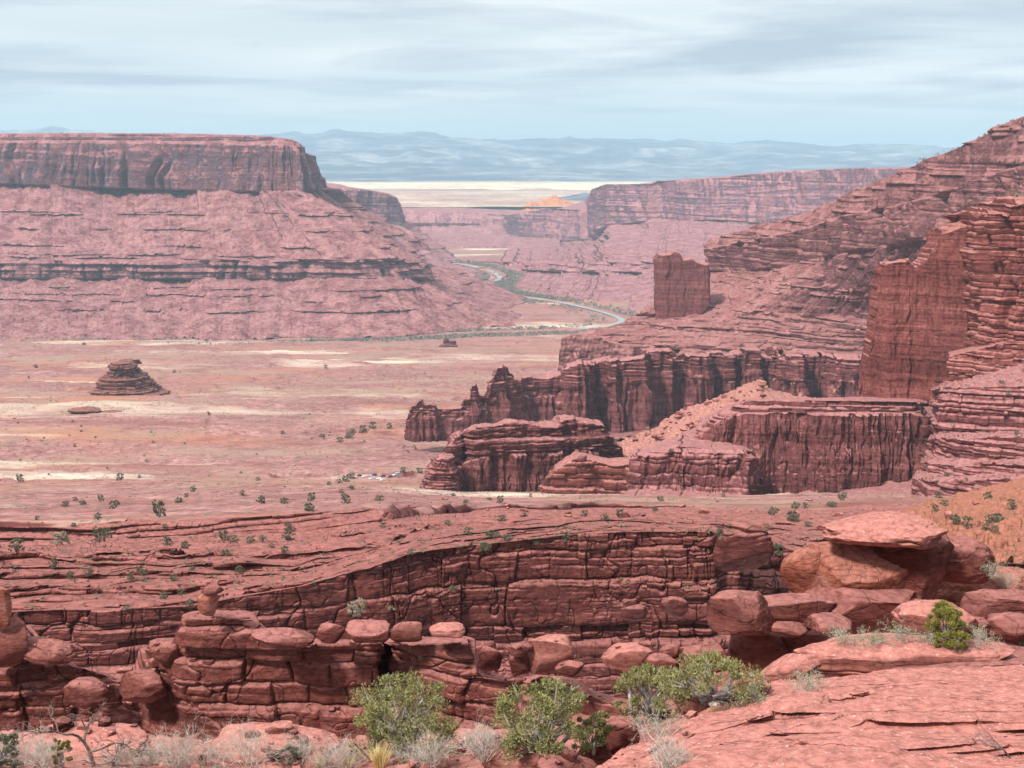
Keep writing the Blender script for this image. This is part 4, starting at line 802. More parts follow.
# ------------------------------------------------------------------ boulders
def rock_grid(w, d, h, seed, sq=2.9, n=72, rough=0.12, fine=0.03, strata_=0.0, flat=0.0, shear=0.0, cuts=7):
    n = int(n); th = np.linspace(0, math.pi, n)[:, None]; a = np.linspace(0, 2 * math.pi, int(n * 1.6) + 1)[None, :]
    e = 2 / sq; pw = lambda t: np.sign(t) * np.abs(t) ** e
    ct, st_ = pw(np.cos(th)), np.abs(np.sin(th)) ** e
    x, y, z = st_ * pw(np.cos(a)), st_ * pw(np.sin(a)), ct + 0 * a
    L = max(w, d, h); k = 1 + rough * 2.2 * fbm(x * 0.9 + seed, y * 0.9, z * 0.9, 3, seed) + rough * 0.5 * fbm(x * 3 + seed, y * 3, z * 4, 3, seed + 1)
    X, Y, Z = x * w / 2 * k, y * d / 2 * k, z * h / 2 * (1 + rough * fbm(x * 1.1, y * 1.1, seed * 1.3, 3, seed + 2))
    if flat: Z = np.where(Z < -h / 2 * (1 - flat), -h / 2 * (1 - flat) + (Z + h / 2 * (1 - flat)) * 0.3, Z)
    if strata_:
        zz = Z + 0.10 * h * vn(X / w * 3, Y / w * 3, 0, seed + 3); i, v, tk = strata(zz, strata_, seed + 4)
        g = 1 - 0.10 * np.exp(-np.minimum(v, 1 - v) * tk / (strata_ * 0.08)) * _h(i, i * 0, i * 0, seed) - 0.03 * _h(i, i * 0 + 1, i * 0, seed)
        X, Y = X * g, Y * g
    if not strata_: strata_ = 0.45 * h; X, Y = [q_ * (1 - 0.05 * np.exp(-np.minimum(sv, 1 - sv) * stk / (0.03 * h))) for q_ in (X, Y) for (_, sv, stk) in [strata(Z + 0.15 * h * vn(X / w * 2, Y / w * 2, 0, seed + 3), strata_, seed + 4)]]
    f = fine * L; X = X + f * fbm(X / L * 9, Y / L * 9, Z / L * 14, 3, seed + 5); Z = Z + f * 0.7 * fbm(X / L * 8, Y / L * 8, Z / L * 8 + 5, 3, seed + 6)
    X = X + shear * Z
    P = np.stack([X / w, Y / d, Z / h], -1); rs_ = np.random.RandomState(int(seed) * 7 + 1)
    for c_ in range(int(cuts)):        # broken faces
        nv_ = rs_.randn(3); nv_[2] *= 0.7; nv_ /= np.linalg.norm(nv_); of = 0.30 + 0.17 * rs_.rand(); dd = P @ nv_ - of
        P = P - nv_ * (np.where(dd > 0, dd * 0.86, 0))[..., None]
    X, Y, Z = P[..., 0] * w, P[..., 1] * d, P[..., 2] * h
    X = X + fine * 0.5 * L * fbm(X / L * 22, Y / L * 22, Z / L * 30, 2, seed + 8)
    X[:, -1] = X[:, 0]; Y[:, -1] = Y[:, 0]; Z[:, -1] = Z[:, 0]
    return np.stack([X, Y, Z], -1)
def boulder(px, py, wpx, hpx, D, seed, label=None, mat=None, name="boulder", cat="boulder", dr=0.8, parent=None, tilt=0.0, **kw):
    c = W(px, py, D); m = mpp(D) / math.cos(PITCH) if False else mpp(D)
    w, h = wpx * m, hpx * m; n = np.clip(max(wpx, hpx) * 0.9, 26, 170)
    G = rock_grid(w, w * dr * 1.0, h * 1.06, seed, n=n, **kw)
    if tilt:
        ca, sa = math.cos(R(tilt)), math.sin(R(tilt)); X, Z = G[..., 0] * ca - G[..., 2] * sa, G[..., 0] * sa + G[..., 2] * ca; G[..., 0], G[..., 2] = X, Z
    zsplat(G + c, 1)
    base = np.array([c[0], c[1], c[2] - h / 2])
    G = G + (c - base)
    off = np.array(parent.location) if parent else np.zeros(3)
    o = mesh_np(name, G.reshape(-1, 3), grid_faces(G.shape[0], G.shape[1])[:, ::-1], mat or M_NEAR, parent, True)
    o.location = base - off
    if label and not parent: tag(o, label, cat)
    elif label: o['label'] = label
    return o
# the capped rock
cr = empty("capped_rock", tuple(W(880, 640, 50)))
tag(cr, "big orange rock crowned by a wide pale overhanging cap", "rock formation")
boulder(880, 529, 134, 27, 50, 3, mat=M_SLAB, name="cap", parent=cr, dr=0.8, sq=2.8, rough=0.2, strata_=0.3, flat=0.25, cuts=8, tilt=-2)
boulder(850, 577, 130, 84, 50.5, 4, mat=M_ORANGE, name="body", parent=cr, dr=0.8, sq=2.5, rough=0.16, cuts=9, strata_=0.5, fine=0.03)
boulder(908, 576, 96, 92, 51, 5, mat=M_NEAR, name="body", parent=cr, dr=0.8, sq=3.2, rough=0.10, strata_=0.7, fine=0.03)
boulder(856, 607, 132, 62, 49.2, 6, mat=M_NEAR, name="foot", parent=cr, dr=0.7, sq=3.0, rough=0.12, strata_=1.2, fine=0.02)
boulder(806, 572, 62, 46, 50.5, 7, mat=M_ORANGE, name="shoulder", parent=cr, dr=0.8, sq=2.6, rough=0.12, strata_=0.5, tilt=32)
boulder(950, 562, 84, 46, 52, 8, mat=M_NEAR, name="shoulder", parent=cr, dr=0.8, sq=3.2, rough=0.10, strata_=0.4, tilt=4)
boulder(905, 622, 60, 50, 49.5, 19, mat=M_NEAR, name="foot", parent=cr, dr=0.7, sq=3.0, rough=0.12, strata_=0.5)
BL = [ # px py w h D seed material label, options
 (991, 592, 130, 46, 54, 9, M_ORANGE, "smooth orange-red soil bank to the side of the capped rock", dict(sq=2.2, rough=0.06)),
 (745, 613, 74, 42, 45, 11, M_NEAR, "blunt rounded boulder overhanging left of the capped rock", dict(sq=2.7, rough=0.12, flat=0.25)),
 (792, 608, 88, 28, 45.6, 12, M_NEAR, "long flat-topped boulder joined behind the blunt one", dict(sq=2.7, rough=0.12, strata_=0.5)),
 (830, 626, 60, 21, 44.6, 13, M_NEAR, "small lens-shaped boulder just under the long flat-topped one", dict(sq=2.3, rough=0.12)),
 (790, 628, 50, 16, 45, 14, M_NEAR, "thin rock shelf between the blunt boulder and the lens-shaped boulder", dict(sq=2.6)),
 (762, 655, 64, 56, 46, 15, M_NEAR, "big dark-stained block under the blunt overhanging boulder", dict(sq=3.4, rough=0.12)),
 (812, 656, 84, 52, 46.5, 16, M_NEAR, "plain red block behind the grey bush under the lens-shaped boulder", dict(sq=3.2, rough=0.12)),
 (706, 657, 62, 29, 45.5, 17, M_NEAR, "low rounded boulder above the long green juniper", dict(sq=2.4, rough=0.12)),
 (629, 658, 58, 25, 47, 18, M_SLAB, "pale flat-topped boulder with pitted top left of the small stacked rocks", dict(sq=3.0, rough=0.10, flat=0.2)),
 (670, 651, 26, 15, 47, 21, M_NEAR, "small round rock topping the pair beside the pale pitted boulder", dict(sq=2.3)),
 (663, 664, 40, 19, 46.5, 22, M_NEAR, "lower rock of the pair beside the pale pitted boulder", dict(sq=2.5)),
 (937, 617, 90, 27, 43, 23, M_SLAB, "long smooth lens-shaped boulder behind the round green bush", dict(sq=2.4, rough=0.07)),
 (1002, 606, 84, 24, 45.5, 24, M_NEAR, "flat rectangular slab above the split rocks at the photo's edge", dict(sq=3.6, rough=0.05, strata_=0.5)),
 (966, 627, 48, 22, 43.4, 25, M_NEAR, "smaller cracked block immediately beside the round green bush", dict(sq=3.2, rough=0.06, strata_=0.3)),
 (1010, 628, 56, 27, 43.2, 26, M_NEAR, "split rounded block at the photo's edge next to the yellow-green bush", dict(sq=3.0, rough=0.12)),
 (898, 655, 252, 32, 37.5, 27, M_SLAB, "very long rounded slab overhanging a black gap above the pink slab", dict(sq=2.7, rough=0.07, strata_=0.4, dr=0.35, flat=0.15)),
 (800, 668, 84, 28, 37.0, 28, M_SLAB, "sloping pink end of the long overhanging slab", dict(sq=2.3, rough=0.10, dr=0.6, tilt=14)),
 (722, 694, 92, 24, 32.6, 29, M_SLAB, "pointed pink ledge jutting out over the green junipers", dict(sq=2.3, rough=0.12, tilt=12, dr=0.8)),
 (715, 712, 78, 16, 33.0, 30, M_NEAR, "red rock layer tucked beneath the pointed pink ledge", dict(sq=2.8, rough=0.12)),
 (797, 708, 84, 22, 30.6, 31, M_SLAB, "wedge-shaped brown ledge with a dark hollow under it", dict(sq=2.4, rough=0.12, tilt=8, dr=0.9)),
 (737, 679, 14, 12, 33.0, 32, M_NEAR, "small cube-like stone perched on the pointed pink ledge", dict(sq=4.0)),
 (621, 738, 42, 36, 30.0, 33, M_NEAR, "round red boulder beside the edge of the pink slab", dict(sq=2.3, rough=0.12)),
 (594, 756, 36, 28, 29.0, 34, M_NEAR, "small angular boulder leaning under the round red boulder", dict(sq=3.0, rough=0.14, tilt=25)),
 (522, 756, 88, 44, 28.0, 35, M_SLAB, "large smooth boulder with a crack in front of the middle juniper", dict(sq=2.3, rough=0.12, strata_=0.5, tilt=-6)),
 (568, 772, 90, 30, 27.0, 36, M_NEAR, "low red rock sloping away from the large smooth boulder", dict(sq=2.3, rough=0.12, tilt=-18)),
 (262, 750, 158, 38, 35.5, 37, M_SLAB, "wide pale rounded slab behind the dry grey brush", dict(sq=2.3, rough=0.10, dr=0.7)),
 (60, 750, 178, 34, 37.0, 38, M_SLAB, "wide flat pink slab behind the dead tree", dict(sq=3.4, rough=0.06, dr=0.6, strata_=0.3)),
 (395, 766, 170, 18, 34.0, 39, M_SLAB, "thin pale rock rim below the tallest juniper", dict(sq=2.6, rough=0.10, dr=0.6)),
 (145, 686, 56, 30, 72.8, 41, M_NEAR, "big rounded boulder sitting alone on the near cliff", dict(sq=2.7, rough=0.12)),
 (166, 652, 42, 26, 73.5, 42, M_NEAR, "layered boulder behind the big rounded boulder on the near cliff", dict(sq=2.8, rough=0.1, strata_=0.4)),
 (284, 637, 66, 17, 70.0, 43, M_NEAR, "pale wedge-shaped rock sloping toward the row of round boulders", dict(sq=2.2, rough=0.12, tilt=-6)),
 (333, 633, 30, 19, 70.0, 44, M_NEAR, "angular boulder beginning the row of four on the near cliff", dict(sq=3.0, rough=0.12)),
 (368, 631, 47, 20, 70.0, 45, M_NEAR, "widest rounded boulder of the row of four on the near cliff", dict(sq=3.6, rough=0.14, flat=0.2)),
 (406, 632, 34, 19, 70.0, 46, M_NEAR, "third rounded boulder of the row of four, before the flattest one", dict(sq=3.4, rough=0.14, flat=0.2)),
 (444, 631, 40, 15, 69.5, 47, M_SLAB, "flat pale boulder that ends the row of four on the near cliff", dict(sq=2.8, rough=0.14, flat=0.3)),
 (490, 659, 28, 26, 67.0, 48, M_NEAR, "lumpy boulder between the flat pale boulder and the mushroom rock", dict(sq=2.6, rough=0.16)),
 (518, 650, 24, 12, 65.5, 49, M_NEAR, "domed cap of the small mushroom-like rock", dict(sq=2.2)),
 (519, 664, 24, 24, 66.0, 50, M_NEAR, "square pillar under the small domed rock cap", dict(sq=5.0, rough=0.04)),
 (546, 654, 56, 35, 66.0, 51, M_SLAB, "large pale flat-topped block with an overhanging corner", dict(sq=3.6, rough=0.10)),
 (570, 668, 30, 16, 65.0, 52, M_NEAR, "small rock wedged beneath the large flat-topped block", dict(sq=2.4)),
 (652, 618, 0, 0, 0, 0, None, None, None),
 (674, 607, 28, 20, 133.0, 53, M_WALL, "round boulder stuck on the ravine wall", dict(sq=2.4)),
 (637, 612, 30, 16, 132.5, 54, M_WALL, "domed rock head of the stacked pillar on the ravine wall", dict(sq=2.4)),
 (741, 549, 64, 44, 144.0, 55, M_WALL, "squat layered rock knob standing on top of the ravine wall", dict(sq=2.8, rough=0.07, strata_=1.1)),
 (745, 527, 48, 9, 144.0, 56, M_BENCH, "thin cap slab on the squat layered rock knob", dict(sq=2.6, rough=0.1)),
 (209, 604, 24, 22, 71.0, 57, M_ORANGE, "small orange pinnacle standing on the near cliff", dict(sq=2.6, rough=0.16, strata_=0.3)),
 (212, 590, 27, 9, 71.0, 58, M_NEAR, "tilted flat cap stone on the small orange pinnacle", dict(sq=2.2, tilt=10)),
 (0, 608, 22, 44, 73.0, 59, M_ORANGE, "bright orange pinnacle cut by the photo's edge", dict(sq=2.8, rough=0.12, strata_=0.35)),
 (8, 642, 44, 46, 73.5, 60, M_NEAR, "tall dark block under the bright orange pinnacle", dict(sq=3.2, rough=0.12)),
 (48, 652, 58, 24, 74.0, 61, M_NEAR, "sloping layered rock beside the tall dark block", dict(sq=2.4, rough=0.12, strata_=0.3, tilt=-12)),
 (85, 692, 50, 26, 73.0, 62, M_NEAR, "low rounded rock on a shelf of the near cliff", dict(sq=2.4)),
 (571, 494, 10, 11, 880.0, 63, M_TOWER, "leaning pale boulder at the foot of the low bright red wall", dict(sq=2.6, tilt=20)),
 (548, 480, 8, 7, 890.0, 64, M_TOWER, "rounded boulder at the end of the low bright red wall", dict(sq=2.4)),
 (583, 458, 11, 8, 905.0, 65, M_TOWER, "pale knob resting on the low bright red wall", dict(sq=2.4)),
 (762, 383, 9, 7, 1235.0, 66, M_DEBRIS, "pale boulder crowning the orange debris slope", dict(sq=2.8)),
 (716, 401, 8, 6, 1235.0, 67, M_DEBRIS, "pale boulder halfway up the crest of the orange debris slope", dict(sq=2.8)),
 (858, 331, 6, 4, 1400.0, 68, M_DEBRIS, "light boulder beside the smooth wall on the ridge slope", dict(sq=2.4)),
]
for b in BL:
    if not b[6]: continue
    kw = dict(b[8]); dr = kw.pop('dr', 0.8)
    nm = "rock_slab" if "slab" in b[7] and b[2] > 70 else "boulder"
    boulder(b[0], b[1], b[2], b[3], b[4], b[5], b[7], b[6], name=nm, cat="rock slab" if nm == "rock_slab" else "boulder", dr=dr, **kw)
# ------------------------------------------------------------------ buttes in the valley
M_BUTTE = rock_mat("butte_rock", (0.07, 0.026, 0.026), (0.13, 0.048, 0.042), (0.20, 0.08, 0.066), (0.26, 0.11, 0.09), band=6.0, fine=4.0, bump=0.9, bdist=4.0)
def butte(px, pyb, D, blocks_, label, seed):
    q_s, _ = seen(px, pyb); D = float(q_s[1]) if q_s is not None else D
    e = empty("butte", tuple(W(px, pyb, D))); tag(e, label, "butte")
    off = np.array(e.location)
    D = e.location[1]
    for k, (x, y, w, h, nm) in enumerate(blocks_):
        boulder(x, y, w, h, D, seed + k, mat=M_BUTTE, name=nm, parent=e, sq=3.0, rough=0.2, cuts=5, strata_=h * mpp(D) * 0.3, fine=0.05)
    return e
qb, _ = seen(124, 393); Db = float(qb[1])
tower("butte", 125, Db, [(361, 119, 131), (364, 115, 135), (372, 113, 137), (373.5, 107, 140), (376, 104, 146), (382, 103, 148), (384, 102, 150), (388, 96, 156), (393, 88, 166)], 84 * mpp(Db), [M_BUTTE], "dark layered butte standing alone on the valley floor", "butte", 301, dict(warp=(7, 30), lay=[(6, 4), (2.5, 2.5)], block=[(5, 10, 2, 3, 2, 0.3)], fb=[(4, 16)]), sq=2.6, step=0.5)
bo = bpy.data.objects["butte"]
boulder(105, 397, 11, 11, Db * 0.97, 305, "small dark pinnacle beside the layered butte", M_BUTTE, name="rock_spire", cat="rock spire", sq=2.6, rough=0.25)
butte(449, 346, 3380, [(446, 342, 6, 8, "pinnacle"), (452, 343, 8, 6, "pinnacle"), (449, 346, 18, 5, "foot")], "tiny twin-topped butte far out near the river", 321)
butte(90, 412, 2150, [(86, 411, 34, 6, "ledge"), (110, 413, 26, 4, "ledge")], "low dark rock ledge lying in front of the layered butte", 331)
# ------------------------------------------------------------------ plants
def leaf_mat(name, a, b):
    m = bpy.data.materials.new(name); m.use_nodes = True; nt = m.node_tree; bs = nt.nodes['Principled BSDF']; N = nt.nodes.new; L = nt.links.new
    tc = N('ShaderNodeTexCoord'); n = N('ShaderNodeTexNoise'); n.inputs['Scale'].default_value = 5.0; n.inputs['Detail'].default_value = 6; n.inputs['Roughness'].default_value = 0.75; L(tc.outputs['Object'], n.inputs[0])
    r = N('ShaderNodeValToRGB'); L(n.outputs[0], r.inputs[0]); e = r.color_ramp.elements; e[0].position = 0.38; e[1].position = 0.62; e[0].color = (*a, 1); e[1].color = (*b, 1)
    L(r.outputs[0], bs.inputs['Base Color']); bs.inputs['Roughness'].default_value = 0.8; bs.inputs['Specular IOR Level'].default_value = 0.1
    return m
M_JUN = leaf_mat("juniper_foliage", (0.10, 0.10, 0.034), (0.32, 0.30, 0.125))
M_JUNY = leaf_mat("yellow_juniper_foliage", (0.12, 0.115, 0.022), (0.25, 0.235, 0.055))
M_SAGE = leaf_mat("sage_leaves", (0.19, 0.18, 0.11), (0.42, 0.40, 0.29))
M_DSAGE = leaf_mat("dark_shrub_leaves", (0.07, 0.075, 0.045), (0.20, 0.20, 0.13))
M_DRY = leaf_mat("dry_twigs", (0.30, 0.25, 0.21), (0.58, 0.52, 0.46))
M_GREY = leaf_mat("grey_bark", (0.13, 0.105, 0.10), (0.40, 0.36, 0.34))
M_GRASS = leaf_mat("yellow_grass", (0.50, 0.36, 0.14), (0.75, 0.60, 0.32))
M_DARKW = leaf_mat("dark_dead_wood", (0.06, 0.04, 0.035), (0.22, 0.17, 0.15))
def tube(P, r, k=4):
    P = np.array(P, float); r = np.array(r, float); n = len(P); T = np.gradient(P, axis=0); T /= np.linalg.norm(T, axis=1, keepdims=True) + 1e-9
    up = np.array([0.31, 0.17, 0.93]); A = np.cross(T, up); A /= np.linalg.norm(A, axis=1, keepdims=True) + 1e-9; B = np.cross(T, A)
    a = np.linspace(0, 2 * math.pi, k + 1)[:-1]
    V = P[:, None] + r[:, None, None] * (np.cos(a)[None, :, None] * A[:, None] + np.sin(a)[None, :, None] * B[:, None])
    f = []
    idx = np.arange(n * k).reshape(n, k)
    f = np.stack([idx[:-1], np.roll(idx[:-1], -1, 1), np.roll(idx[1:], -1, 1), idx[1:]], -1).reshape(-1, 4)
    return V.reshape(-1, 3), f
class MB:
    def __init__(s): s.V = []; s.F = []; s.n = 0
    def add(s, V, Fc): s.V.append(V); s.F.append(np.asarray(Fc) + s.n); s.n += len(V)
    def build(s, name, mat, parent=None, smooth=False): return mesh_np(name, np.concatenate(s.V), np.concatenate(s.F), mat, parent, smooth)
def leaves(rs, cen, rad, n, size, dirv=None, long=1.8):
    """n leaf-sized quads spread through a clump"""
    d = rs.randn(n, 3); d /= np.linalg.norm(d, axis=1, keepdims=True); rr = rs.rand(n, 1) ** 0.45
    p = np.array(cen) + d * rr * np.array(rad)
    a = rs.randn(n, 3) * 0.6 + d + np.array([0, 0, 0.7]); a /= np.linalg.norm(a, axis=1, keepdims=True)
    b = np.cross(a, rs.randn(n, 3)); b /= np.linalg.norm(b, axis=1, keepdims=True) + 1e-9
    s = size * (0.6 + 0.8 * rs.rand(n, 1)); a = a * s * long / 2; b = b * s / 2 * 0.6
    V = np.stack([p - a - b * 0.6, p - a * 0.2 + b, p + a, p - a * 0.2 - b], 1).reshape(-1, 3)
    return V, np.arange(n * 4).reshape(n, 4)
def branch(mb, rs, p, d, l, r, depth, spread=0.7, kids=3, k=3, tips=None, wob=0.25, up=0.0):
    n = 5; P = [np.array(p, float)]; d = np.array(d, float); d /= np.linalg.norm(d)
    for i in range(n - 1):
        d = d + rs.randn(3) * wob + np.array([0, 0, up]); d /= np.linalg.norm(d); P.append(P[-1] + d * l / (n - 1))
    V, f = tube(P, np.linspace(r, r * 0.55, n), k); mb.add(V, f)
    if depth <= 0:
        if tips is not None: tips.append(P[-1]); return
        return
    for i in range(kids):
        q = P[rs.randint(2, n)]; dd = d + rs.randn(3) * spread
        branch(mb, rs, q, dd, l * (0.55 + 0.3 * rs.rand()), r * 0.6, depth - 1, spread, kids, k, tips, wob, up)
def shrub_tree(name, w, h, seed, mat, nclump=60, per=120, leaf=0.045, d=None, holes=0.25, low=0.05, trunk=True, woodm=None):
    rs = np.random.RandomState(seed); e = empty(name, (0, 0, 0)); d = d or w
    cl = []; fo = MB()
    for k in range(nclump):
        a = rs.rand() * 2 * math.pi; t = rs.rand() ** 0.8; el = low + (1 - low) * t
        rr = math.sqrt(max(0.02, 1 - (abs(el - 0.42) / 0.62) ** 2.2)) * (0.55 + 0.45 * rs.rand() ** 0.5)
        lump = 1 + 0.55 * float(vn(math.cos(a) * 1.7 + seed, math.sin(a) * 1.7, el * 2, seed))
        c = np.array([math.cos(a) * rr * w / 2 * lump * 0.9, math.sin(a) * rr * d / 2 * lump * 0.9, el * h * (0.80 + 0.2 * lump) * 0.95])
        cl.append(c); s = (0.06 + 0.075 * rs.rand()) * w
        V, f = leaves(rs, c, (s, s, s * 0.75), per, leaf); fo.add(V, f)
    fo.build("foliage", mat, e)
    if trunk:
        wd = MB()
        for s_ in range(3):
            b0 = np.array([rs.randn() * 0.05 * w, rs.randn() * 0.05 * w, -0.05]); P = [b0, b0 + np.array([rs.randn() * 0.12 * w, rs.randn() * 0.12 * w, h * 0.3]), b0 + np.array([rs.randn() * 0.2 * w, rs.randn() * 0.2 * w, h * 0.62])]
            V, f = tube(P, [0.045 * w, 0.03 * w, 0.015 * w], 5); wd.add(V, f)
        root = np.array([0, 0, h * 0.1])
        for c in cl[::2]:
            m_ = (root + c) / 2 + rs.randn(3) * 0.06 * w; V, f = tube([root, m_, c, c + (c - m_) * 0.25], [0.020 * w, 0.012 * w, 0.007 * w, 0.003 * w], 3); wd.add(V, f)
        wd.build("trunk", woodm or M_GREY, e)
    return e
def brush(name, w, h, seed, mat, stems=26, depth=2, r=0.007, kids=3, leafm=None, nleaf=0, leaf=0.02, spread=0.5):
    rs = np.random.RandomState(seed); e = empty(name, (0, 0, 0)); mb = MB(); tips = []
    for k in range(stems):
        a = rs.rand() * 2 * math.pi; q = rs.rand() ** 0.6; dd = np.array([math.cos(a) * q * w * 0.5, math.sin(a) * q * w * 0.5, h * (0.55 + 0.45 * rs.rand())])
        branch(mb, rs, (math.cos(a) * q * w * 0.14, math.sin(a) * q * w * 0.14, -0.03), dd, np.linalg.norm(dd) * 0.62, r * (0.8 + 0.6 * rs.rand()), depth, spread, kids, 3, tips, 0.14, 0.02)
    mb.build("stems", mat, e)
    if leafm:
        fo = MB()
        for t in tips:
            V, f = leaves(rs, t, (leaf * 3, leaf * 3, leaf * 3), nleaf, leaf); fo.add(V, f)
        fo.build("leaves", leafm, e)
    return e
def put(e, px, py, label, cat, D=None, rz=None, sink=0.04, group=None):
    q, d = seen(px, py)
    if D is not None and (q is None or abs(q[1] - D) > 0.22 * D): q = W(px, py, D)
    e.location = (float(q[0]), float(q[1]), float(q[2]) - sink)
    if rz is not None: e.rotation_euler = (0, 0, rz)
    return tag(e, label, cat, group)
def JM(px, D): return px * mpp(D)
put(shrub_tree("juniper", JM(108, 36), JM(78, 36), 1, M_JUN, 95, 150, 0.040), 402, 754, "tallest bushy green juniper with grey branches before the dark cleft", "juniper", 36)
put(shrub_tree("juniper", JM(84, 34), JM(62, 34), 2, M_JUN, 75, 150, 0.036), 540, 752, "middle juniper behind the large smooth foreground boulder", "juniper", 34)
put(shrub_tree("juniper", JM(40, 34), JM(36, 34), 12, M_JUN, 26, 170, 0.036), 592, 748, "small juniper spray next to the round red boulder", "juniper", 33)
put(shrub_tree("juniper", JM(80, 39), JM(62, 39), 3, M_JUN, 60, 150, 0.042), 652, 722, "pale-edged juniper under the pale pitted boulder", "juniper", 39)
put(shrub_tree("juniper", JM(92, 40), JM(40, 40), 4, M_JUN, 55, 150, 0.042), 712, 702, "low spreading green juniper under the blunt overhanging boulder", "juniper", 40)
put(shrub_tree("bush", JM(42, 41), JM(38, 41), 5, M_JUNY, 60, 260, 0.030, low=0.02), 948, 643, "dense round yellow-green bush on the long slab", "bush", 40)
put(shrub_tree("bush", JM(36, 41), JM(34, 41), 6, M_JUNY, 40, 220, 0.030, low=0.02), 1022, 644, "yellow-green bush cut by the photo's edge", "bush", 40)
put(shrub_tree("bush", JM(22, 33), JM(34, 33), 7, M_JUNY, 22, 200, 0.026, low=0.02), 62, 768, "narrow upright yellow-green bush behind the dead tree", "bush", 32)
put(shrub_tree("bush", JM(44, 33), JM(36, 33), 8, M_DSAGE, 30, 200, 0.028, low=0.02), -4, 766, "green shrub at the lowest corner beside grey brush", "bush", 33)
put(shrub_tree("bush", JM(26, 33), JM(24, 33), 9, M_DSAGE, 22, 160, 0.028, low=0.02), 289, 766, "small dark green shrub left of the grass tufts", "bush", 32)
put(shrub_tree("bush", JM(22, 75), JM(15, 75), 10, M_SAGE, 20, 90, 0.05, low=0.02), 358, 613, "light green shrub behind the widest boulder of the row of four", "bush", 76)
SG = [(846, 641, 28, 14, 40, "silvery sage clump nearest the lens-shaped boulder on the long slab"), (873, 641, 24, 11, 40, "lowest silvery sage clump on the long slab"), (903, 641, 34, 17, 40, "widest silvery sage clump on the long slab"), (927, 641, 20, 12, 40, "thin grey sage clump touching the round green bush"),
      (809, 690, 32, 24, 32, "round grey-green sagebrush growing on the pink slab"), (752, 700, 30, 14, 31, "flat silvery sage on the ledge near the pointed pink rock"), (1004, 587, 26, 22, 48, "sage bush on the orange-red soil bank"), (988, 574, 18, 14, 50, "small dark shrub behind the sage bush on the soil bank"), (985, 645, 34, 16, 40, "bare twiggy shrub before the split rocks"), (660, 737, 46, 22, 34, "grey brush at the foot of the pale-edged juniper")]
for k, (x, y, w_, h_, D_, lb) in enumerate(SG):
    put(brush("sagebrush", JM(w_, D_), JM(h_, D_), 40 + k, M_DRY, 20, 2, 0.005, 3, M_SAGE, 7, 0.022), x, y, lb, "sagebrush", D_)
DB = [(4, 764, 60, 46, 32, "dense grey brush touching the green corner shrub"), (44, 766, 54, 40, 32, "dense grey brush between the corner shrub and the narrow upright bush"), (150, 764, 50, 36, 33, "low grey brush on the flat pink slab near the dead tree"), (330, 768, 56, 34, 32, "grey twiggy clump behind the smaller yellow grass tuft"), (178, 770, 46, 62, 31, "tall dry grey shrub beside the dead tree"), (248, 768, 74, 66, 31, "spreading dry grey shrub on the wide pale slab"), (300, 758, 52, 34, 33, "low straw-coloured shrub behind the small dark green shrub"), (350, 766, 64, 40, 32, "grey brush tangled at the base of the tallest juniper"),
      (432, 764, 56, 44, 33, "grey twigs spreading from the tallest juniper"), (484, 756, 46, 40, 33, "whitish dry shrub left of the large smooth boulder"), (22, 775, 90, 44, 31, "wide grey-white brush in the lowest corner"), (118, 775, 84, 36, 31, "pale dry brush at the foot of the dead tree"), (410, 775, 60, 30, 31, "bleached twigs beneath the tallest juniper"), (672, 768, 50, 34, 26, "thin white twigs on the edge of the pink slab"), (210, 778, 70, 40, 30, "low pale brush between the two tall dry shrubs")]
for k, (x, y, w_, h_, D_, lb) in enumerate(DB):
    put(brush("dry_shrub", JM(w_ * 0.8, D_), JM(h_ * 0.68, D_), 70 + k, M_DRY, 34, 3, 0.007, 3), x, min(y, 766), lb, "dry shrub", D_)
    if y > 766: bpy.context.scene.objects  # kept at the frame's foot
def grass(name, w, h, seed):
    rs = np.random.RandomState(seed); mb = MB()
    for k in range(420):
        a = rs.rand() * 2 * math.pi; q = rs.rand(); b0 = np.array([math.cos(a) * q * w * .15, math.sin(a) * q * w * .15, -0.02]); t = np.array([math.cos(a) * q * w * .5, math.sin(a) * q * w * .5, h * (0.5 + 0.5 * rs.rand())])
        V, f = tube([b0, (b0 + t) / 2 + np.array([0, 0, h * .12]), t], [0.004, 0.003, 0.001], 3); mb.add(V, f)
    return mb.build(name, M_GRASS)
put(grass("grass_tuft", JM(34, 31), JM(26, 31), 1), 380, 766, "bright yellow grass tuft below the tallest juniper", "grass tuft", 31)
put(grass("grass_tuft", JM(26, 31), JM(16, 31), 2), 322, 766, "smaller yellow grass tuft beside the small dark shrub", "grass tuft", 31)
put(grass("grass_tuft", JM(20, 31), JM(16, 31), 3), 350, 766, "thin yellow grass tuft between two brighter ones", "grass tuft", 31)
def dead_tree(name, h, seed, mat, kids=3, lean=(0.1, 0, 1), depth=4, r=0.05):
    rs = np.random.RandomState(seed); mb = MB(); branch(mb, rs, (0, 0, -0.1), lean, h * 0.55, r, depth, 0.75, kids, 5, None, 0.28, 0.03); return mb.build(name, mat)
put(dead_tree("dead_tree", 1.9, 5, M_DARKW, 3, (-0.45, 0, 0.8), 4, 0.055), 96, 766, "bare twisted dead tree with dark branches", "dead tree", 29)
put(dead_tree("dead_tree", 0.9, 8, M_DARKW, 3, (0.5, 0, 0.8), 3, 0.035), 108, 766, "smaller bare branch growing beside the twisted dead tree", "dead tree", 29)
put(dead_tree("dead_twig", 0.8, 11, M_DARKW, 3, (-0.4, 0, 0.7), 3, 0.02), 1012, 757, "dead twig sticking up from the pink slab at the photo's edge", "dead branch", 23)
put(dead_tree("dead_branch", 0.5, 14, M_DARKW, 2, (0.2, 0, 1), 2, 0.03), 806, 624, "small dead snag leaning on the lens-shaped boulder", "dead branch", 44)
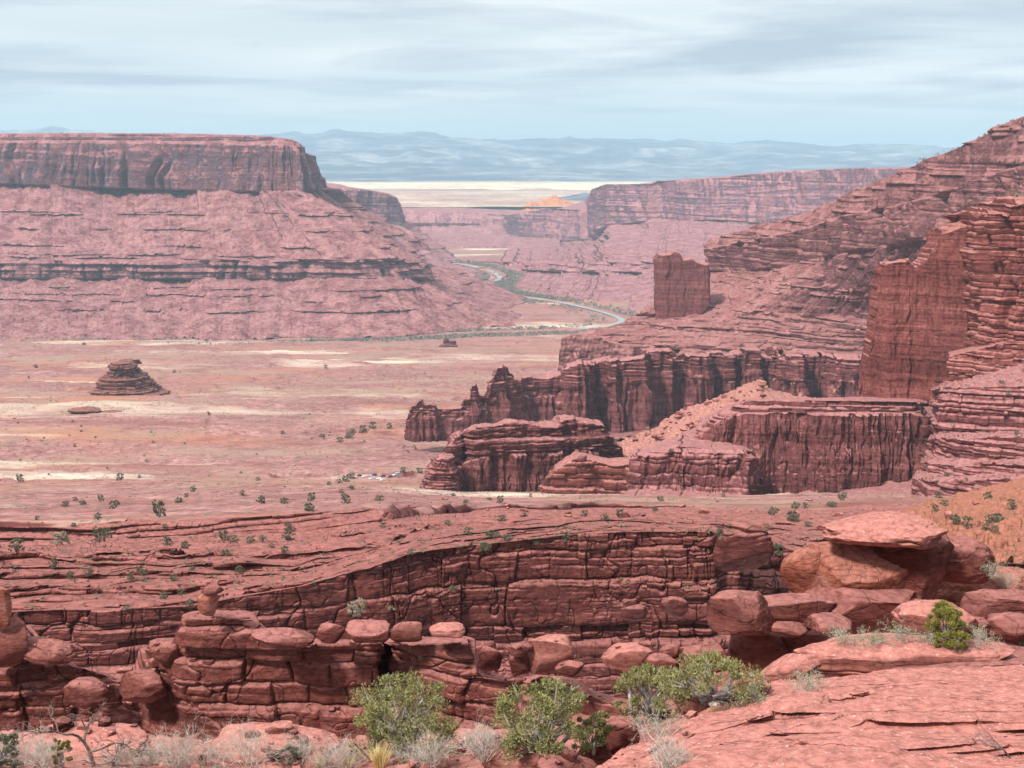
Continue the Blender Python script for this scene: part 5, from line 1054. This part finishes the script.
# ------------------------------------------------------------------ scattered shrubs, each one its own
protos = []
for k in range(4):
    e = shrub_tree("desert_shrub", 2.6, 1.9 + 0.3 * (k % 2), 200 + k, M_DSAGE if k != 3 else M_SAGE, 30, 40, 0.17, low=0.05, trunk=True, woodm=M_DARKW); protos.append(e)
rs = np.random.RandomState(12)
SH = [(186, 548, 9, 0), (225, 540, 12, 0), (234, 542, 10, 0), (251, 542, 9, 0), (262, 541, 8, 0), (271, 547, 7, 0), (288, 540, 12, 0), (144, 575, 10, 1), (165, 598, 11, 1), (128, 610, 9, 0), (90, 575, 10, 1), (140, 572, 8, 1), (193, 570, 8, 1), (18, 551, 16, 1), (100, 540, 14, 1), (108, 537, 12, 1), (60, 543, 20, 3), (312, 500, 9, 0), (310, 510, 11, 0), (345, 502, 11, 0), (262, 503, 10, 0), (285, 503, 10, 0), (289, 530, 9, 0), (383, 527, 7, 0), (412, 554, 8, 0), (448, 524, 9, 0), (469, 533, 10, 0), (490, 536, 10, 0), (497, 536, 8, 0), (507, 539, 11, 0), (484, 549, 11, 0), (537, 544, 8, 0), (567, 541, 9, 0), (621, 513, 8, 0), (655, 510, 7, 0), (718, 535, 9, 0), (774, 514, 11, 0), (793, 520, 13, 0), (795, 508, 9, 0), (804, 507, 7, 0), (778, 553, 12, 0), (955, 522, 12, 0), (966, 527, 12, 0), (997, 521, 13, 0), (1011, 509, 9, 0), (987, 500, 9, 0), (935, 510, 8, 0), (938, 497, 9, 0), (391, 610, 8, 3), (420, 660, 6, 3), (178, 502, 8, 0), (194, 491, 8, 0), (116, 504, 7, 0), (99, 519, 8, 0), (160, 516, 16, 0), (38, 519, 5, 0), (65, 506, 8, 0), (82, 504, 7, 0), (242, 495, 6, 0), (20, 481, 8, 0), (120, 480, 9, 0), (340, 441, 8, 0), (350, 437, 9, 0), (362, 432, 8, 0), (373, 428, 8, 0), (353, 432, 6, 0), (390, 428, 6, 0), (283, 433, 5, 0), (322, 436, 7, 0), (345, 481, 9, 0), (352, 478, 9, 0), (340, 482, 7, 0), (401, 474, 7, 0), (330, 484, 5, 0), (420, 472, 8, 0), (36, 367, 4, 0), (85, 344, 4, 0), (29, 378, 3, 0), (175, 372, 4, 0), (276, 336, 4, 0), (326, 368, 4, 0)]
n_auto = 0
while n_auto < 110:
    x, y = rs.randint(0, 1023), rs.randint(342, 610)
    if y > 520 and rs.rand() < 0.5: continue
    q, d = seen(x, y)
    if q is None: continue
    q2, _ = seen(x + 3, y); q3, _ = seen(x, y - 2)
    if q2 is None or q3 is None: continue
    zsl = abs(q3[2] - q[2]) / (abs(q3[1] - q[1]) + 1e-3)
    if zsl > 0.5 or q[2] > -30 or (q[1] > 860 and x > 560): continue
    size = (1.4 + 2.2 * rs.rand()) * (F / q[1]); SH.append((x, y, min(size, 9), 0)); n_auto += 1
first = set()
for k, (x, y, wpx, kind) in enumerate(SH):
    q, d = seen(x, y)
    if q is None: continue
    wm = wpx * mpp(q[1]); pr = kind if kind else int(rs.choice([0, 1, 2])); s = wm / 2.6
    loc = (float(q[0]), float(q[1]), float(q[2]) - 0.1 * s); e = protos[pr]; rz = rs.rand() * 6.28
    sv = (s * (0.9 + 0.3 * rs.rand()), s, s * (0.75 + 0.5 * rs.rand()))
    far = q[1] > 1050; lb = "small dark shrub dotting the broad valley floor" if far else ("dark green shrub growing on the red benches" if x < 860 else "dark green shrub on the orange hillside")
    gp = "shrubs on the valley floor" if far else ("shrubs on the red benches" if x < 860 else "shrubs on the orange hillside")
    if pr not in first:
        first.add(pr); e.location = loc; e.rotation_euler = (0, 0, rz); e.scale = sv; tag(e, lb, "shrub", gp)
    else: copy_tree(e, loc, rz, sv, lb, gp)
for k, e in enumerate(protos):
    if k not in first:
        for ch in list(e.children): bpy.data.objects.remove(ch)
        bpy.data.objects.remove(e)
rk = []
for k, m_ in enumerate((M_NEAR, M_SLAB, M_BENCH)):
    G = rock_grid(1.0, 0.8, 0.6, 500 + k, sq=3.2, n=22, rough=0.2, cuts=9); rk.append(mesh_np("loose_rock", G.reshape(-1, 3), grid_faces(G.shape[0], G.shape[1])[:, ::-1], m_))
cnt = 0; used_ = set(); tries = 0
ZN = [(0, 470, 636, 735, 50, .5, "small loose rock lying on the near cliff", "loose rocks on the near cliff"), (0, 620, 735, 767, 90, .22, "small loose rock on the soil in front of the near cliff", "loose rocks on the foreground soil"), (400, 1000, 498, 525, 55, 1.9, "loose block scattered on the benches below the fins", "loose blocks below the fins"), (480, 700, 640, 720, 40, .5, "loose rock in the hollow above the junipers", "loose rocks above the junipers"), (615, 775, 384, 442, 55, 5.0, "boulder lying on the orange debris slope", "boulders on the debris slope")]
for (xa, xb, ya, yb, num, sz, lb, gp) in ZN:
    c0 = 0
    for t_ in range(num * 12):
        if c0 >= num: break
        x, y = rs.randint(xa, xb), rs.randint(ya, yb); q, d = seen(x, y); q3, _ = seen(x, y - 2)
        if q is None or q3 is None or abs(q3[2] - q[2]) / (abs(q3[1] - q[1]) + 1e-3) > (0.6 if sz < 4 else 1.2): continue
        if 1 < sz < 4 and (q[1] > 1000 or q[1] < 200): continue
        if sz > 4 and not 980 < q[1] < 1320: continue
        if sz < .3 and q[1] > 50: continue
        s = sz * (0.35 + 1.3 * rs.rand() ** 3); k = int(rs.randint(0, 3)); e = rk[k]; loc = (float(q[0]), float(q[1]), float(q[2]) + 0.12 * s); c0 += 1
        if k not in used_: used_.add(k); e.location = loc; e.scale = (s, s, s); tag(e, lb, "rock", gp)
        else: copy_tree(e, loc, rs.rand() * 6.28, (s * (.8 + .5 * rs.rand()), s, s * (.6 + .5 * rs.rand())), lb, gp)
# riverside trees and the specks of brush along the river: too many to count
def speckle(name, pts, size, mat, label, cat, per=14, seed=1):
    rs = np.random.RandomState(seed); mb = MB()
    for p in pts:
        s = size * (0.6 + 0.8 * rs.rand()); V, f = leaves(rs, np.array(p) + np.array([0, 0, s * 0.35]), (s, s, s * 0.5), per, s * 0.5, long=1.2); mb.add(V, f)
    return tag(mb.build(name, mat), label, cat, kind='stuff')
M_COTT = leaf_mat("bare_cottonwoods", (0.13, 0.12, 0.10), (0.26, 0.24, 0.20))
pts = []
for i in range(len(q_)):
    nk = 46 if proj(np.array([*q_[i], -431.0]))[0] < 560 else 10
    for s_ in range(nk):
        off = (38 + 60 * rs.rand() ** 1.6) * (1 if rs.rand() < 0.72 else -1) * -1
        j = min(i + 1, len(q_) - 1); t = rs.rand(); p = q_[i] * (1 - t) + q_[j] * t + n_[i] * off; pts.append((p[0], p[1], -430.5))
speckle("riverside_trees", pts, 7.0, M_COTT, "grey-green line of cottonwoods along the river banks", "trees", 12)
pts = []
for k in range(2600):
    x, y = rs.uniform(0, 1023), rs.uniform(132, 200)
    q, d = seen(x, y)
    if q is None: continue
    a_, _ = seen(x, y - 2)
    if a_ is None or a_[1] - q[1] > 250 or d > 9000: 
        if d < 9000: pts.append(tuple(q))
speckle("rim_trees", pts, 4.5, M_DSAGE, "tiny dark trees lining the rims of the mesas", "trees", 8, 3)
# sagebrush on the valley floor and benches
pts = []; 
for k in range(17000):
    x, y = rs.uniform(0, 1023), rs.uniform(342, 600)
    q, d = seen(x, y)
    if q is None or q[1] < 92 or (q[1] > 820 and x > 560): continue
    q3, _ = seen(x, y - 2)
    if q3 is None or abs(q3[2] - q[2]) / (abs(q3[1] - q[1]) + 1e-3) > 0.45: continue
    if y > 500 and rs.rand() < 0.7: continue
    if vn(q[0] / 60, q[1] / 60, 0, 5) < -0.25: continue
    pts.append(tuple(q))
mb = MB()
for p in pts:
    s = (0.25 + 0.5 * rs.rand() ** 2) * (1 if p[1] > 500 else 0.7) * (0.6 + p[1] / 1500); V, f = leaves(rs, np.array(p) + np.array([0, 0, s * 0.3]), (s, s, s * 0.5), 7, s * 0.8, long=1.2); mb.add(V, f)
tag(mb.build("sagebrush_cover", M_DSAGE), "fine sagebrush cover dotting the soil everywhere", "sagebrush", kind='stuff')
# ------------------------------------------------------------------ parked cars
CARP = {}
def car(kind, paint, seed):
    e = empty("parked_car", (0, 0, 0)); L2, Wd = (2.3, 0.93) if kind == 'suv' else (2.25, 0.9)
    if kind == 'suv': sec = [(-2.3, .45, .95, 0), (-2.2, .35, 1.05, 0), (-2.1, .3, 1.75, 1), (-0.2, .3, 1.82, 1), (0.6, .3, 1.72, 1), (1.15, .3, 1.12, 0), (2.1, .35, 1.0, 0), (2.3, .45, .8, 0)]
    else: sec = [(-2.25, .45, .85, 0), (-2.15, .33, 1.0, 0), (-1.5, .28, 1.05, 0), (-1.0, .28, 1.42, 1), (0.2, .28, 1.47, 1), (1.0, .28, 1.02, 0), (2.1, .33, .85, 0), (2.25, .45, .7, 0)]
    V = []; Fc = []; n = 10
    for (x, z0, z1, cab) in sec:
        wt = Wd * (0.78 if cab else 0.94); belt = min(z1, 1.0)
        ring = [(-Wd * .95, z0), (-Wd, z0 + .15), (-Wd, belt - .1), (-Wd * .97, belt), (-wt, z1), (wt, z1), (Wd * .97, belt), (Wd, belt - .1), (Wd, z0 + .15), (Wd * .95, z0)]
        V += [(x, y, z) for y, z in ring]
    for k in range(len(sec) - 1):
        for j in range(n): a = k * n + j; b = k * n + (j + 1) % n; Fc.append((a, b, b + n, a + n))
    V += [(sec[0][0], 0, .6), (sec[-1][0], 0, .6)]
    for j in range(n): Fc.append((j, (j + 1) % n, len(V) - 2, len(V) - 2)); Fc.append(((len(sec) - 1) * n + j, (len(sec) - 1) * n + (j + 1) % n, len(V) - 1, len(V) - 1))
    me = bpy.data.meshes.new("car_body"); me.from_pydata(V, [], [tuple(dict.fromkeys(f)) for f in Fc]); me.materials.append(paint)
    b = bpy.data.objects.new("body", me); C.objects.link(b); b.parent = e
    z1 = 1.68 if kind == 'suv' else 1.36; x0, x1 = (-2.0, 0.62) if kind == 'suv' else (-1.0, 0.45)
    for s in (-1, 1):
        y0, y1 = s * (Wd * .985), s * (Wd * .84)
        Vw = [(x0, y0, 1.03), (x1 + .25, y0, 1.03), (x1, y1, z1), (x0 + .15, y1, z1)]; Vw += [(x, y + s * .02, z) for x, y, z in Vw]
        mesh_np("side_window", Vw, [(0, 1, 2, 3), (4, 5, 6, 7), (0, 1, 5, 4), (1, 2, 6, 5), (2, 3, 7, 6), (3, 0, 4, 7)], M_GLASS, e, False)
    for (xa, za, xb, zb, nm) in ((x1 + .52, 1.06, x1 + .05, z1, "windscreen"), (x0 - .22, 1.06, x0 - .02, z1, "rear_window")):
        dx = .03 if nm == "windscreen" else -.03
        Vw = [(xa, -.78, za), (xa, .78, za), (xb, .66, zb), (xb, -.66, zb)]; Vw += [(x + dx, y, z + .02) for x, y, z in Vw]
        mesh_np(nm, Vw, [(0, 1, 2, 3), (4, 5, 6, 7), (0, 1, 5, 4), (1, 2, 6, 5), (2, 3, 7, 6), (3, 0, 4, 7)], M_GLASS, e, False)
    for x in (-1.4, 1.4):
        for s in (-1, 1):
            a = np.linspace(0, 2 * math.pi, 15)[:-1]; Vt = []
            for yy, rr in ((0, .20), (0, .34), (.22, .34), (.22, .20)): Vt += [(x + rr * math.cos(t), s * (Wd - .2 + yy), .34 + rr * math.sin(t)) for t in a]
            f = []
            for r_ in range(3):
                for j in range(14): f.append((r_ * 14 + j, r_ * 14 + (j + 1) % 14, (r_ + 1) * 14 + (j + 1) % 14, (r_ + 1) * 14 + j))
            mesh_np("wheel", Vt, f, M_TYRE, e, True)
    return e
M_GLASS = plain_mat("car_glass", (0.03, 0.035, 0.04), 0.1, 0.1, 2, 0.5); M_TYRE = plain_mat("tyre_rubber", (0.03, 0.03, 0.03), 0.9)
PW = plain_mat("white_car_paint", (0.78, 0.78, 0.78), 0.3, 0.04, 1, 0.5); PS = plain_mat("silver_car_paint", (0.42, 0.46, 0.50), 0.3, 0.05, 1, 0.6); PB = plain_mat("dark_blue_car_paint", (0.04, 0.07, 0.13), 0.3, 0.1, 1, 0.5); PK = plain_mat("black_car_paint", (0.03, 0.03, 0.035), 0.3, 0.1, 1, 0.5); PR = plain_mat("light_blue_van_paint", (0.55, 0.66, 0.74), 0.35, 0.05, 1, 0.5)
CARS = [(360, 475.5, 'car', PK, "black car parked first in the back row beside the dark shrubs"), (364, 477.5, 'car', PW, "white car alone at the near end of the dirt car park"), (369, 476, 'car', PS, "silver car parked between the black car and the dark blue car"), (375, 475.5, 'suv', PB, "dark blue car parked in the middle of the back row"), (372.5, 479.5, 'suv', PW, "white car nearest the camera in the front row"), (378, 479.8, 'car', PW, "white low car second in the front row"), (382, 480, 'car', PW, "white low car ending the front row"), (383, 476, 'suv', PK, "black boxy car near the far end of the back row"), (389, 476.5, 'suv', PK, "black car parked against the light blue van"), (396, 476, 'suv', PR, "large light blue van ending the back row")]
ptsd = []
for k, (x, y, kind, paint, lb) in enumerate(CARS):
    q, d = seen(x, y)
    e = car(kind, paint, k); D_ = float(q[1]); e.location = (float(q[0]), D_, float(q[2]) + 0.05); e.rotation_euler = (0, 0, R(200 + 22 * math.sin(k * 2.3))); tag(e, lb, "car" if k != 9 else "van", "vehicles in the dirt car park")
    if k == 9: e.scale = (1.5, 1.2, 1.35)

# ------------------------------------------------------------------ haze
def haze():
    m = bpy.data.materials.new("haze_air"); m.use_nodes = True; nt = m.node_tree; nt.nodes.clear()
    out = nt.nodes.new('ShaderNodeOutputMaterial'); v = nt.nodes.new('ShaderNodeVolumePrincipled')
    v.inputs['Color'].default_value = (0.62, 0.84, 1.0, 1); v.inputs['Density'].default_value = 3.8e-5; v.inputs['Anisotropy'].default_value = 0.0
    v.inputs['Density Attribute'].default_value = ""
    nt.links.new(v.outputs[0], out.inputs['Volume'])
    try: m.cycles.homogeneous_volume = True
    except Exception: pass
    x0, x1, y0, y1, z0, z1 = -70000, 95000, -400, 61000, -520, 760
    V = [(x, y, z) for x in (x0, x1) for y in (y0, y1) for z in (z0, z1)]
    Fc = [(0, 1, 3, 2), (4, 6, 7, 5), (0, 4, 5, 1), (2, 3, 7, 6), (0, 2, 6, 4), (1, 5, 7, 3)]
    o = mesh_np("haze", V, Fc, m, smooth=False)
    tag(o, "thin blue air that fades the far mesas and mountains", "haze", kind='stuff')
haze()
